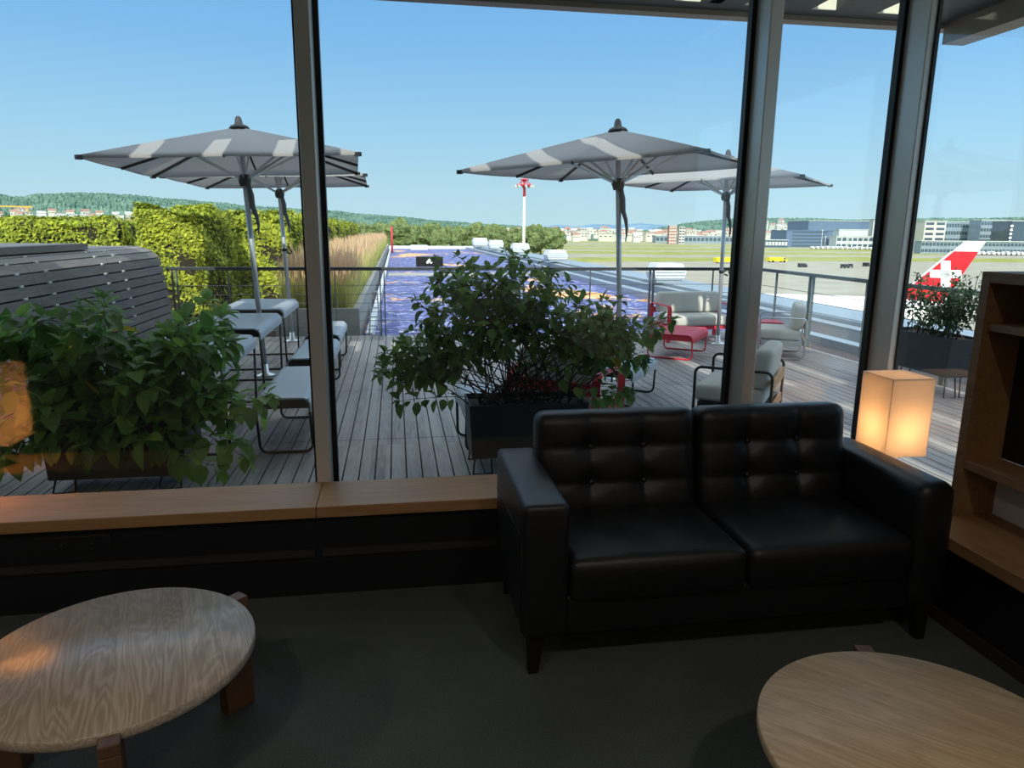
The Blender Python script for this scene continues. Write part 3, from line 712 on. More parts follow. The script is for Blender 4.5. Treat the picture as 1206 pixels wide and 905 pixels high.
def shrub(name, base, spread, zsoil, targets, leaf_len, leaf_w, step, label, leafmat, stemmat, rng, t0=.35, flowers=0, droop=.35, twigs=True, yellow=0):
    o = empty(name, (base[0],base[1],zsoil)); tag(o, label, 'shrub'); st = MB(); lv = MB(); O = Vector((base[0],base[1],zsoil))
    def path(a, b, k, sag):
        m = a.lerp(b, .5)+Vector((rng.uniform(-.05,.05),rng.uniform(-.05,.05),sag))
        return [(a*(1-t)**2+m*2*t*(1-t)+b*t*t) for t in [i/k for i in range(k+1)]]
    def dress(pts, f0, ln):
        tot = sum((b-a).length for a, b in zip(pts[:-1],pts[1:])); d = 0; nxt = f0*tot; flip = rng.uniform(0,PI)
        for a, b in zip(pts[:-1], pts[1:]):
            sg = (b-a).length
            while nxt <= d+sg:
                p = a.lerp(b, (nxt-d)/sg); t = (b-a).normalized(); fr = nxt/tot
                sd = t.orthogonal().normalized(); sd = Matrix.Rotation(flip,3,t) @ sd; flip += PI/2+rng.uniform(-.3,.3)
                for q in (-1, 1):
                    dd = (sd*q+t*.5+Vector((0,0,-droop+rng.uniform(-.25,.3)))).normalized()
                    l = ln*(1.05-.45*max(0,fr-.6))*rng.uniform(.7,1.15)
                    pt = p+dd*.018
                    up = Vector((rng.uniform(-.35,.35),rng.uniform(-.35,.35),1))
                    leaf(lv, pt, dd, up, l, l*leaf_w*rng.uniform(.85,1.1), rng.uniform(.1,.4), 1 if rng.random() < yellow else 0)
                nxt += step*rng.uniform(.75,1.25)
            d += sg
        # tip rosette
        t = (pts[-1]-pts[-2]).normalized()
        for k in range(4):
            sd = Matrix.Rotation(k*PI/2+flip,3,t) @ t.orthogonal().normalized()
            l = ln*rng.uniform(.45,.8); leaf(lv, pts[-1], (sd+t*.8).normalized(), Vector((0,0,1)), l, l*leaf_w, .2)
    for tg in targets:
        a = Vector((rng.uniform(-1,1)*spread[0], rng.uniform(-1,1)*spread[1], -.02)); b = Vector(tg)-O
        if len(tg) > 3: b = Vector(tg[:3])-O
        pts = path(a, b, 9, rng.uniform(.04,.22)*min(1,(b-a).length)); rr = [.0052*(1-i/11) for i in range(10)]
        st.tube(pts, rr, 5, cap=False); dress(pts, t0, leaf_len)
        if twigs:
            for k in range(rng.choice((1,2,2,3))):
                i = rng.randint(5,8); e = pts[i]+Vector((rng.uniform(-.16,.16),rng.uniform(-.14,.14),rng.uniform(-.02,.17)))
                tp = path(pts[i], e, 5, .03); st.tube(tp, [.004*(1-j/7) for j in range(6)], 4, cap=False); dress(tp, .3, leaf_len*.9)
    st.build('stems', stemmat, o); lv.build('foliage', [leafmat, M['yellow_leaf']], o)
    return o
r1 = random.Random(5)
planter('trough_planter', -1.99,-1.22,4.18,4.56,.09,.46,'dark trough planter on hairpin legs holding the broad-leaved shrub, left')
tg = []
for i in range(30):
    x = r1.uniform(-2.35,-.98); hz = 1.12-.16*abs(x+1.55)-r1.random()**1.5*.55
    tg.append((x, r1.uniform(4.0,4.75), max(.36,hz)))
for i in range(12): tg.append((r1.uniform(-2.4,-1.1), r1.uniform(3.95,4.2), r1.uniform(.2,.6)))
tg += [(-1.02,4.2,.93),(-1.1,4.15,.86),(-.80,4.15,.50),(-.95,4.1,.44),(-.74,4.1,.58),(-.86,4.0,.24),(-1.0,4.05,.16),(-2.0,4.2,1.02),(-2.3,4.2,.92)]
shrub('broad_leaved_shrub', (-1.6,4.36), (.33,.13), .43, tg, .15, .6, .072, 'dense broad-leaved green shrub in the left trough planter', M['leaf'], M['stem_green'], r1, .35, yellow=.008)
r2 = random.Random(8)
planter('trough_planter', .42,1.17,4.20,4.56,.11,.45,'dark trough planter on hairpin legs behind the black sofa')
tg = []
for i in range(58):
    x = r2.uniform(.12,1.38); z = 1.30-.55*(x-.62)**2-r2.random()**1.3*.36
    tg.append((x, r2.uniform(3.95,4.85), z))
for i in range(12): tg.append((r2.uniform(-.12,.25), r2.uniform(4.05,4.5), r2.uniform(.58,.86)))
for i in range(9): tg.append((r2.uniform(1.25,1.62), r2.uniform(4.0,4.4), r2.uniform(.62,1.0)))
tg += [(-.1,4.2,.74),(-.12,4.2,.66),(.0,4.1,.52),(1.38,4.1,.55),(1.42,4.15,.5),(1.58,4.2,.88),(1.5,4.1,.8)]
shrub('oval_leaved_shrub', (.79,4.38), (.32,.13), .42, tg, .092, .66, .052, 'tall many-stemmed green shrub behind the black sofa', M['leaf2'], M['stem'], r2, .66, droop=.55, yellow=.004)
r3 = random.Random(9)
planter('trough_planter', 4.98,5.34,5.72,6.62,.2,.56,'dark trough planter by the side railing, right of the corner mullion')
tg = [(r3.uniform(4.75,5.3), r3.uniform(5.55,6.6), 1.07-r3.random()**1.2*.42) for i in range(36)]
shrub('small_leaved_shrub', (5.16,6.15), (.13,.36), .53, tg, .055, .6, .05, 'loose small-leaved shrub in the trough by the side railing', M['leaf3'], M['stem'], r3, .35, droop=.4)

# ------------------------------------------------------------------ sofa
so = empty('leather_sofa', (1.19,2.47,0)); tag(so, 'black leather two-seat sofa with buttoned back cushions under the window', 'sofa')
X0, X1, Y0, Y1 = -.80, .795, -.335, .32
LM = M['leather']
for s, r in ((-1,.022),(1,.05)):
    x = X0+.078 if s < 0 else X1-.078
    a = MB().rbox(x,(Y0+Y1)/2,.385,.156,Y1-Y0,.48,r,(4,8,6)).build('arm', LM, so)
    xe = X0-.001 if s < 0 else X1+.001
    MB().tube([(xe,Y0+.03,.50),(xe,Y1-.02,.46)], .0022, 6).tube([(xe-s*-.002,Y0-.001,.60),(xe,Y0-.001,.16)] if False else [(xe,Y0+.03,.50),(xe,Y0+.028,.16)], .0022, 6).build('seam', M['leather_seam'], a)
MB().rbox(0,-.0,.215,X1-X0-.30,Y1-Y0-.02,.15,.015,4).build('seat_base', LM, so)
MB().rbox(0,.26,.44,X1-X0-.30,.10,.60,.03,4).build('back_frame', LM, so)
def seat_fn(u, v, q):
    w = .004*math.sin(u*7+v*3)+.004*math.sin(u*13-v*6+1)
    sag = .018*(1-u*u)*(1-v**4)
    return (0,-.006*(1-u*u)*(1-q*q)*(v<0), (sag+w*(1-u*u)*(1-v*v))*(q>0.3))
for s in (-1, 1):
    MB().rbox(s*.322+.0,-.10,.345,.638,.49,.16,.035,(14,14,4),fn=seat_fn).build('seat_cushion', LM, so)
def back_fn(u, v, q):
    if v > .2: return (0,0,0)
    gx = abs(math.sin(PI*(u+1)*1.5)); gz = abs(math.sin(PI*(q+1)*1.5))
    puff = .016*(gx**.4)*(gz**.4)
    btn = 0
    for a in (-1/3,1/3):
        for b in (-1/3,1/3): btn += math.exp(-(((u-a)*.32)**2+((q-b)*.21)**2)/.0016)
    return (0, -puff*(v<0)+.022*btn*(v<0), 0)
for s, x in ((-1,-.335),(1,.330)):
    c = MB().rbox(0,0,0,.655,.135,.43,.045,(36,4,30),M=T(x,.20,.585,rx=math.radians(-9)),fn=back_fn).build('back_cushion', LM, so)
    Mx = T(x,.20,.585,rx=math.radians(-9))
    for a in (-1/3,1/3):
        for b in (-1/3,1/3): MB().lathe([(.012,-.002),(.011,.005),(.006,.008)], 12, M=Mx @ T(a*.3275,-.068+.017,b*.215,rx=PI/2)).build('button', LM, c)
for sx in (-1, 1):
    for sy in (-1, 1):
        x = (X0+.055) if sx < 0 else (X1-.075); y = Y0+.05 if sy < 0 else Y1-.06
        m = MB(); v = []
        for (z, r, ox) in ((.15,.03,0),(0,.017,-sx*-.012)):
            for a, b in ((-1,-1),(1,-1),(1,1),(-1,1)): v.append((x+a*r+ox,y+b*r+sy*.008*(z==0),z))
        m.add(v, [(3,2,1,0)[::-1],(4,5,6,7)[::-1],(0,1,5,4)[::-1],(1,2,6,5)[::-1],(2,3,7,6)[::-1],(3,0,4,7)[::-1]]).build('leg', M['dark_leg'], so)

# ------------------------------------------------------------------ round coffee tables
def round_table(x, y, r, h, angs, wood, label, rz=0):
    o = empty('round_coffee_table', (x,y,0), rz); tag(o, label, 'table')
    MB().lathe([(r-.012,h-.034),(r-.004,h-.030),(r,h-.024),(r,h-.004),(r-.003,h)], 96).build('tabletop', wood, o)
    for a in angs:
        a -= rz
        MB().box(r-.055,r+.042,-.023,.023,0,h-.036, M=T(0,0,0,a)).box(r+.001,r+.042,-.023,.023,h-.036,h-.006, M=T(0,0,0,a)).build('leg', M['oak_leg'], o, .003)
    m = MB()
    for a in angs: m.bar([(0,0,h-.055),((r-.05)*math.cos(a-rz),(r-.05)*math.sin(a-rz),h-.055)], .03, .036)
    m.build('under_rail', M['oak_leg'], o)
    return o
rad = math.radians
round_table(-.772,1.876,.354,.38,[rad(47),rad(-73),rad(167)],M['oak_table'],'round oak coffee table at the left with strongly figured plank top')
round_table(1.156,1.222,.370,.38,[rad(75),rad(195),rad(315)],M['oak_table_b'],'round pale oak coffee table in the near right corner before the sofa')

# ------------------------------------------------------------------ lamps on the sill
def box_lamp(x, y, label, bulb):
    o = empty('box_table_lamp', (x,y,.40)); tag(o, label, 'lamp'); s = .105; z0, z1 = .115, .475
    m = MB(); t = .002
    m.box(-s,s,-s,-s+t,z0,z1).box(-s,s,s-t,s,z0,z1).box(-s,-s+t,-s+t,s-t,z0,z1).box(s-t,s,-s+t,s-t,z0,z1)
    m.build('paper_shade', M['shade'], o)
    MB().box(-s+t,s-t,-s+t,s-t,z1-.004,z1-.001).build('shade_top', M['shade'], o)
    MB().lathe([(.055,0),(.055,.012),(.012,.02),(.009,.16)], 20).build('base', M['lamp_metal'], o)
    MB().lathe([(.012,.16),(.024,.19),(.034,.24),(.03,.28),(.004,.30)], 16).build('bulb', bulb, o)
    return o
box_lamp(2.245,2.86,'square white paper table lamp glowing in the window corner beside the sofa', M['bulb'])
box_lamp(-1.86,2.95,'square paper table lamp seen as a glowing reflection at the left of the glass', mat('warm_bulb_bright', (255,200,120), .5, emit=((255,185,110), 60)))

# ------------------------------------------------------------------ bookcase on the right bench
bc = empty('bookcase', (2.27,2.40,.40)); tag(bc, 'open oak shelf unit standing on the bench at the right edge', 'bookcase')
XL, XR = -.09, .09
oc = M['oak_case']
MB().box(XL,XR,-.04,0,0,.965).build('end_panel', oc, bc, .002)
MB().box(XL,XR,-1.6,-1.56,0,.965).build('end_panel', oc, bc, .002)
MB().box(XL,XR,-1.56,-.04,.925,.965).build('top_panel', oc, bc, .002)
MB().box(XL+.02,XR-.012,-1.56,-.04,.745,.775).build('shelf', oc, bc, .002)
MB().box(XL+.005,XR-.012,-1.56,-.04,.20,.235).build('shelf', oc, bc, .002)
MB().box(XR-.012,XR,-1.56,-.04,.235,.925).build('back_panel', M['panel'], bc)
MB().box(XR-.012,XR,-1.56,-.04,0,.20).build('lower_back_panel', M['white_box'], bc)

# ------------------------------------------------------------------ small camera outside the mullion
sc = empty('security_camera', (1.72,3.30,2.33)); tag(sc, 'tiny white camera fixed outside high on the right mullion', 'camera')
MB().box(-.07,.0,-.01,.01,-.01,.01).build('bracket', M['white_metal'], sc)
MB().lathe([(.016,0),(.016,.05),(.012,.055)], 12, M=T(.0,0,0,rx=PI/2)).build('body', M['white_metal'], sc)

# ------------------------------------------------------------------ airfield and beyond
S('ground', MB().add([(-4000,-100,-11.2),(5000,-100,-11.2),(5000,6000,-11.2),(-4000,6000,-11.2)], [(0,1,2,3)]), M['ground'])
def ridge(name, D, depth, pts, zb, m, bump, n=420, seed=1):
    rr = random.Random(seed); az = [p[0] for p in pts]; hs = [p[1] for p in pts]
    def H(a):
        for i in range(len(az)-1):
            if az[i] <= a <= az[i+1]:
                t = (a-az[i])/(az[i+1]-az[i]); t = t*t*(3-2*t); return hs[i]+(hs[i+1]-hs[i])*t
        return hs[-1]
    rows = 32; vs = []; fs = []
    for j in range(rows+1):
        f = j/rows
        for i in range(n+1):
            a = az[0]+(az[-1]-az[0])*i/n; h = H(a)
            if j <= 24: d = D-depth*(1-f/.75); z = zb+(h-zb)*math.sin(f/.75*PI/2)**1.1
            else: d = D+depth*(f-.75)*1.5; z = h-(h-zb)*((f-.75)/.25)**1.5
            z += rr.uniform(-.15,1)*bump*(1 if 4 < j else .3); d += rr.uniform(-1,1)*bump*2
            ar = math.radians(a); vs.append((math.sin(ar)*d, math.cos(ar)*d, z))
    for j in range(rows):
        for i in range(n): q = j*(n+1)+i; fs.append((q,q+1,q+n+2,q+n+1))
    return MB().add(vs, fs, 0, False).build(name, m, None, 0, 'structure')
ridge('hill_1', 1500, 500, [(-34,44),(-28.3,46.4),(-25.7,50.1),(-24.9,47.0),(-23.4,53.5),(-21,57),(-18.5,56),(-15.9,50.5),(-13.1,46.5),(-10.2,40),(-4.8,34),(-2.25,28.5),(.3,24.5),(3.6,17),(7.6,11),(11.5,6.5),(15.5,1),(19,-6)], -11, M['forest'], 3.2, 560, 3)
ridge('hill_2', 4200, 900, [(9,5),(11.5,14.4),(12.5,33.1),(14.2,25),(15.5,39.3),(17.5,35.9),(18.8,45.5),(20.7,37.5),(22,33.8),(24,25.9),(27,10)], -11, M['forest_haze'], 3, 160, 4)
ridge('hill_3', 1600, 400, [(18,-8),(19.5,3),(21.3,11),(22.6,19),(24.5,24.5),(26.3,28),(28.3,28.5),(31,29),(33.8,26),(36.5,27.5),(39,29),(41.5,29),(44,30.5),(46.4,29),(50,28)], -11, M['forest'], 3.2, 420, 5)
# trees between roof and airfield
rt = random.Random(21)
def far_tree(seed):
    rr = random.Random(seed); o = empty('deciduous_tree'); tag(o, 'leafy green tree in the belt beyond the gravel roof', 'tree', 'trees beyond the roof')
    bm = bmesh.new(); bmesh.ops.create_icosphere(bm, subdivisions=4, radius=1)
    ph = [rr.uniform(0,6) for _ in range(6)]
    for v in bm.verts:
        c = v.co; k = 1+.16*math.sin(c.x*5+ph[0])*math.sin(c.y*5+ph[1])+.14*math.sin(c.z*6+ph[2]+c.x*4)+.10*math.sin(c.x*13+ph[3])*math.sin(c.y*12+ph[4])*math.sin(c.z*14+ph[5])+rr.uniform(-.09,.09)
        v.co = Vector((c.x*k*4.2, c.y*k*4.2, 7.5+c.z*k*4.6))
    me = bpy.data.meshes.new('crown'); bm.to_mesh(me); bm.free(); me.materials.append(M['tree_leaf'])
    c = bpy.data.objects.new('crown', me); COL.objects.link(c); c.parent = o
    MB().tube([(0,0,0),(0,0,4.5)], [.35,.22], 6).build('trunk', M['trunk'], o)
    return o
protos = [far_tree(k) for k in range(4)]; used = [0]*4
spots = []
def free(x, y, r, n=0):
    if any((x-a)**2+(y-b)**2 < (r+c)**2 for a, b, c in spots): return False
    spots.append((x, y, r)); return True
for i in range(95):
    a = rad(rt.uniform(-3.5,13)); d = rt.uniform(330,560) if i < 70 else rt.uniform(560,800); k = i % 4
    s = rt.uniform(.8,1.35)
    for q in range(60):
        if free(math.sin(a)*d, math.cos(a)*d, 6.2*s): break
        a = rad(rt.uniform(-3.5,13)); d = rt.uniform(330,900)
    else: continue
    o = protos[k] if not used[k] else copy_tree(protos[k]); used[k] = 1
    o.location = (math.sin(a)*d, math.cos(a)*d, -11.2); o.scale = (s*1.15,s*1.15,s); o.rotation_euler = (0,0,rt.uniform(0,6))
# far houses
def house_mesh(w, d, h, roof):
    m = MB().box(-w/2,w/2,-d/2,d/2,-6,h,0)
    m.add([(-w/2-.4,-d/2-.4,h),(w/2+.4,-d/2-.4,h),(w/2+.4,d/2+.4,h),(-w/2-.4,d/2+.4,h),(-w/2-.4,0,h+roof),(w/2+.4,0,h+roof)], [(0,1,5,4),(2,3,4,5),(0,4,3),(1,2,5),(3,2,1,0)], 1)
    for i in range(3):
        for j in range(max(1,int(h/3))): m.box(-w/2+w*(i+.25)/3,-w/2+w*(i+.75)/3,-d/2-.05,-d/2,j*3+.9,j*3+2.2,2)
    return m
hp = [house_mesh(9,7,4.4,2.6),house_mesh(12,8,6,.8),house_mesh(8,7,6.4,2.0),house_mesh(20,9,5,.4)]
def place_house(k, x, y, z, rz, lab, grp, mats, cache={}):
    if not free(x, y, (6.4,7.8,6,11.2)[k]): return
    key = (k, mats)
    if key not in cache: cache[key] = hp[k].build('town_house', [M[q] for q in mats.split()]); o = cache[key]
    else: o = cache[key].copy(); COL.objects.link(o)
    o.location = (x,y,z); o.rotation_euler = (0,0,rz); tag(o, lab, 'house', grp)
rh = random.Random(31)
MT = ['house_wall house_roof win_dark','house_wall hangar_pale win_dark','cream house_roof win_dark']
spots += [(345,800,30),(300,805,22),(390,795,22),(292,744,10),(303,746,10)]
for i in range(210):
    a = rad(rh.uniform(7,27)); d = rh.uniform(880,1250)
    place_house(rh.randrange(4), math.sin(a)*d, math.cos(a)*d, -9+rh.random()*3+(d-880)/370*8, -a+rh.uniform(-.5,.5), 'small pale house in the town beyond the airfield', 'houses of the far town', rh.choice(MT))
for i in range(100):
    t = rh.random(); a = rad(-29+t*13); d = rh.uniform(1010,1130)
    f = (d-1000)/500/.75*.75; z = 2+ (d-1010)*.14-8*max(0,t-.5)
    place_house(rh.choice((0,0,2,1)), math.sin(a)*d, math.cos(a)*d, z, -a+rh.uniform(-.5,.5), 'pale house on the wooded hillside above the hedge', 'houses on the left hillside', rh.choice(MT))
for i in range(50):
    a = rad(rh.uniform(25,31)); d = rh.uniform(1190,1330); z = -6+(d-1190)*.17
    place_house(rh.randrange(4), math.sin(a)*d, math.cos(a)*d, z, -a+rh.uniform(-.5,.5), 'pale building on the hillside behind the hangars', 'buildings on the right hillside', rh.choice(MT))
for i in range(14):
    a = rad(rh.uniform(2,9)); d = rh.uniform(600,900)
    place_house(rh.choice((1,3)), math.sin(a)*d, math.cos(a)*d, -10, -a+rh.uniform(-.4,.4), 'low pale building among the trees beyond the roof', 'buildings among the trees', rh.choice(MT))
YAW = rad(-9.2)
def building(name, x, y, w, d, z1, m, label, rows=0, cols=0, wm=None, cat='building', rz=0, roof=None):
    o = empty(name, (x,y,-11.2), YAW+rz); tag(o, label, cat); h = z1+11.2
    MB().box(-w/2,w/2,0,d,0,h).build('walls', m, o)
    MB().box(-w/2-.5,w/2+.5,-.5,d+.5,h,h+.5).build('roof', roof or M['hangar_pale'], o)
    if rows:
        wn = MB()
        for r in range(rows):
            for c in range(cols):
                cw = w/cols; ch = h/rows; wn.box(-w/2+cw*(c+.12),-w/2+cw*(c+.88),-.12,0,ch*(r+.3),ch*(r+.78))
        wn.build('window_band', wm or M['win_dark'], o)
    return o
building('hangar', 368.8,606,42,40,3.5,M['hangar_blue'],'low blue-grey hangar in front of the larger blue one',5,1,M['win_dark'],'hangar',0,M['hangar_blue'])
building('hangar', 468.6,712.6,68.8,60,14.3,M['hangar_blue'],'large dark blue hangar behind the white hall',0,0,None,'hangar')
building('white_hall', 391.6,576.5,25.1,12,4.5,M['hangar_pale'],'pale white hall in front of the large blue hangar',1,1,M['hangar_pale'])
building('stair_tower', 426.2,595.2,6.1,8,13,M['hangar_pale'],'left one of two pale towers at the end of the blue hangar',0,0,None,'tower')
building('stair_tower', 434.6,592.3,4.4,8,13,M['hangar_pale'],'right one of two pale towers at the end of the blue hangar',0,0,None,'tower')
building('pier_building', 392.6,556.8,53.6,14,-1.1,M['hangar_pale'],'low white pier building below the two pale towers',2,12)
building('pier_building', 326,594,28,14,-4.9,M['win_dark'],'low dark pier building left of the blue hangars',1,10,M['hangar_pale'])
building('office_block', 388.1,476.2,15.5,16,10.6,M['house_wall'],'white office block with dark balconies right of the corner mullion',6,2)
building('glazed_hall', 423.3,491.2,25.1,12,10.5,M['hall_grey'],'grey glazed hall left of the red aircraft tail',4,12,M['win_dark'])
building('glazed_hall', 431.2,469.2,21,14,11.6,M['hall_grey'],'taller grey glazed hall behind the red aircraft tail',5,10,M['win_dark'])
t3 = building('control_building', 422.8,429.0,28.6,20,10.5,M['win_dark'],'dark building with round white vents at the right edge',0,0)
for k in range(5): MB().lathe([(.9,0),(.9,.5),(.5,.7)], 14, M=T(-14.5+.0*k,-.3,18.5-2.6*k,rx=PI/2)).build('round_vent', M['white'], t3)
building('low_terminal', 390.3,422.3,97.9,8,-3.1,M['hall_grey'],'long low terminal wing in front of the glazed halls',2,40)
building('tower_block', 292,740,8,8,8,M['house_roof'],'brown tower block rising over the far town',6,3,M['house_wall'],'tower')
building('tower_block', 303,742,6,8,6.5,M['house_wall'],'white tower block right of the brown one in the far town',6,2,None,'tower')
building('long_shed', 345,800,95,20,-3.0,M['hall_grey'],'long grey shed at the far side of the airfield',1,20)
# crane on the left hillside
cr = empty('tower_crane', (-457,1010,2)); tag(cr, 'yellow tower crane over the houses on the left hillside', 'crane')
MB().box(-.8,.8,-.8,.8,0,24).build('mast', M['orange'], cr); MB().box(-32,6,-.6,.6,22.5,24).build('jib', M['orange'], cr); MB().box(4,7,-1,1,20.5,22.5).build('counterweight', M['concrete'], cr)
# floodlight mast
ml = empty('floodlight_mast', (30.1,170.3,-11.2)); tag(ml, 'tall pale floodlight mast with a red lamp crown on the apron', 'mast')
MB().tube([(0,0,0),(0,0,20.5)], [.42,.32], 12).build('pole', M['house_wall'], ml); MB().tube([(0,0,20.5),(0,0,24.6)], [.33,.28], 12).build('red_section', M['red'], ml)
MB().lathe([(1.7,22.9),(1.9,23.0),(1.9,23.15),(1.7,23.25)], 20).lathe([(1.0,24.2),(1.1,24.3),(1.0,24.4)], 16).build('ring', M['red'], ml)
for k in range(8):
    a = PI/4*k; b = MB().bar([(.3*math.cos(a),.3*math.sin(a),24.3),(1.9*math.cos(a),1.9*math.sin(a),23.0)], .08, .08).build('bracket', M['red'], ml)
    MB().box(-.28,.28,-.2,.2,-.45,.1,M=T(2.0*math.cos(a),2.0*math.sin(a),23.0,a)).build('floodlight', M['hangar_pale'], b)
# smaller lamp poles on the apron at the right
for i, (x, y, h) in enumerate([(352,560,15),(394,545,16),(372,553,13),(330,520,10),(420,540,12),(468,508,14),(395,395,14)]):
    o = empty('apron_lamp', (x,y,-11.2)); tag(o, 'thin grey lamp pole on the apron before the hangars', 'lamp post', 'apron lamp poles')
    MB().tube([(0,0,0),(0,0,h)], [.25,.18], 8).build('pole', M['hangar_pale'], o); MB().box(-.9,.9,-.3,.3,h,h+.5).build('lamp_head', M['hangar_pale'], o)
# vehicles
def vehicle(name, x, y, l, w, h, rz, body, label, cat, group=None, cab=.3):
    o = empty(name, (x,y,-11.2), rz); tag(o, label, cat, group)
    MB().prism([(-l/2,.5),(l/2,.5),(l/2,h*.55),(l/2-l*.06,h*.6),(l/2-l*cab*.6,h*.95),(l/2-l*cab,h),(-l/2,h)][::-1], -w/2, w/2).build('body', body, o, .05)
    MB().prism([(l/2-l*cab*.62,h*.9),(l/2-l*.08,h*.6),(l/2-l*.075,h*.58),(l/2-l*cab,h*.58),(l/2-l*cab,h*.9)], -w/2-.02, w/2+.02).build('cab_window', M['win_dark'], o)
    for sx in (-.32,.32):
        for sy in (-1,1): MB().lathe([(.5,-.15),(.5,.15)], 14, M=T(l*sx,sy*(w/2-.1),.5,rx=PI/2)).build('wheel', M['tyre'], o)
vehicle('apron_truck', 137.6,287.2,11,2.6,2.4,.2,M['yellow'],'yellow service vehicle beside the right parasol pole','vehicle',None,.25)
vehicle('apron_truck', 165.9,296.5,9,2.6,2.2,.1,M['yellow'],'yellow service vehicle just right of the thick mullion','vehicle',None,.25)
vehicle('apron_truck', 38.8,334,12,3,3.0,.1,M['red'],'red truck beyond the far end of the gravel roof','truck')
for i, (x, y) in enumerate([(151.9,252.5),(165.5,246.6),(183.3,259.6),(170,250),(189,262)]):
    vehicle('baggage_tug', x, y, 3.2, 1.6, 1.5, .3*i, M['tyre'], 'small dark tug on the grass-edged taxiway', 'vehicle', 'dark tugs on the taxiway')
rv = random.Random(3)
for i in range(28):
    if i < 16: x, y = 335+60*i/16, 545-13*i/16
    else: x, y = 364+34*(i-16)/12, 408-10*(i-16)/12
    vehicle('parked_van', x, y, rv.uniform(3.6,4.6), 1.7, rv.uniform(1.8,2.6), -PI/2+rv.uniform(-.15,.15), M['fuse'], 'white van parked on the apron before the buildings', 'van', 'white vans on the apron')

# airliner with the red tail
ac = empty('airliner', (57,69.5,-11.0), math.radians(180-25)); tag(ac, 'white airliner with red tail fin bearing a white cross, parked beyond the railing', 'airplane')
# local +x = towards the nose (photo left); fin near x = 0
prof = [(-5.5,.35,4.6),(-4,.75,4.4),(-1,1.35,4.0),(3,1.85,3.75),(6,1.98,3.7),(24,1.98,3.7),(27,1.8,3.6),(29,1.35,3.4),(30.4,.75,3.15),(31,.12,3.05)]
m = MB(); vs = []; fs = []; n = 28
for x, r, z in prof:
    for j in range(n): a = 2*PI*j/n; vs.append((x, r*math.cos(a), z+r*math.sin(a)))
for i in range(len(prof)-1):
    for j in range(n): fs.append((i*n+j, (i+1)*n+j, (i+1)*n+(j+1)%n, i*n+(j+1)%n))
fs.append(tuple(range(n))); fs.append(tuple(range(len(prof)*n-1,(len(prof)-1)*n-1,-1)))
m.add(vs, fs, 0, True).build('fuselage', M['fuse'], ac)
wn = MB()
for s in (-1,1):
    for k in range(34): wn.box(4+k*.62,4.24+k*.62,s*1.93-.03,s*1.93+.03,4.0,4.35)
wn.build('cabin_window', M['win_dark'], ac, kind='stuff')
fin = [(3.7,5.2),(-2.7,11.8),(-4.6,11.8),(-1.3,5.2)]
def fx(z, lead): 
    a, b = (fin[0], fin[1]) if lead else (fin[3], fin[2]); return a[0]+(b[0]-a[0])*(z-a[1])/(b[1]-a[1])
zb = 10.75
fo = MB().prism([(fx(5.2,1),5.2),(fx(zb,1),zb),(fx(zb,0),zb),(fx(5.2,0),5.2)], -.16, .16).build('tail_fin', M['fin_red'], ac)
MB().prism([(fx(zb,1),zb),fin[1],fin[2],(fx(zb,0),zb)], -.15, .15).build('fin_tip', M['fuse'], fo)
MB().prism([(fx(5.2,1)+.12,5.2),(fx(zb,1)+.12,zb),(fx(zb,1)-.06,zb),(fx(5.2,1)-.06,5.2)], -.17, .17).build('leading_edge', M['fuse'], fo)
cx, cz = -1.25, 8.35
cross = MB()
for s in (-1,1):
    y0, y1 = (-.185,-.162) if s < 0 else (.162,.185)
    sh = lambda z: (cz-z)*-.12
    def par(x0,x1,z0,z1): cross.prism([(cx+x0+sh(z0),z0),(cx+x0+sh(z1),z1),(cx+x1+sh(z1),z1),(cx+x1+sh(z0),z0)], y0, y1)
    par(-.46,.46,cz-1.4,cz+1.4); par(-1.5,1.5,cz-.42,cz+.42)
cross.build('white_cross', M['white'], fo)
for s in (-1,1):
    MB().add([(1.0,s*.6,4.8),(-2.2,s*.6,4.8),(-3.6,s*6.2,5.2),(-2.2,s*6.2,5.2),(1.0,s*.6,5.0),(-2.2,s*.6,5.0),(-3.6,s*6.2,5.3),(-2.2,s*6.2,5.3)], [(0,1,2,3),(4,7,6,5),(0,4,5,1),(1,5,6,2),(2,6,7,3),(3,7,4,0)]).build('tailplane', M['fuse'], ac)
    w_ = MB().add([(19,s*1.6,2.6),(13,s*1.6,2.6),(9.8,s*16.5,3.7),(11.4,s*16.5,3.7),(19,s*1.6,3.0),(13,s*1.6,3.0),(9.8,s*16.5,3.85),(11.4,s*16.5,3.85)], [(0,1,2,3),(4,7,6,5),(0,4,5,1),(1,5,6,2),(2,6,7,3),(3,7,4,0)]).build('wing', M['fuse'], ac)
    MB().lathe([(.7,-2.2),(1.05,-.4),(1.1,1.2),(.95,1.9)], 20, M=T(17.8,s*5.7,1.9,ry=PI/2)).build('engine', M['fuse'], w_)
    MB().tube([(14.2,s*3.2,0.55),(14.2,s*3.2,2.7)], .18, 8).lathe([(.55,-.3),(.55,.3)], 16, M=T(14.2,s*3.2,.55,rx=PI/2)).build('main_gear', M['tyre'], ac)
MB().tube([(27,0,.4),(27,0,2.0)], .14, 8).lathe([(.4,-.25),(.4,.25)], 14, M=T(27,0,.4,rx=PI/2)).build('nose_gear', M['tyre'], ac)

# ------------------------------------------------------------------ light
OVERHEAD_FILL = 1.7
SUN_EL, SUN_AZ = math.radians(32), math.radians(180+6)   # azimuth measured clockwise from +Y: behind the building, a little to the left
wd = bpy.data.worlds.new('sky'); scn.world = wd; wd.use_nodes = True; nt = wd.node_tree
bg = nt.nodes['Background']; bg.inputs['Strength'].default_value = 1
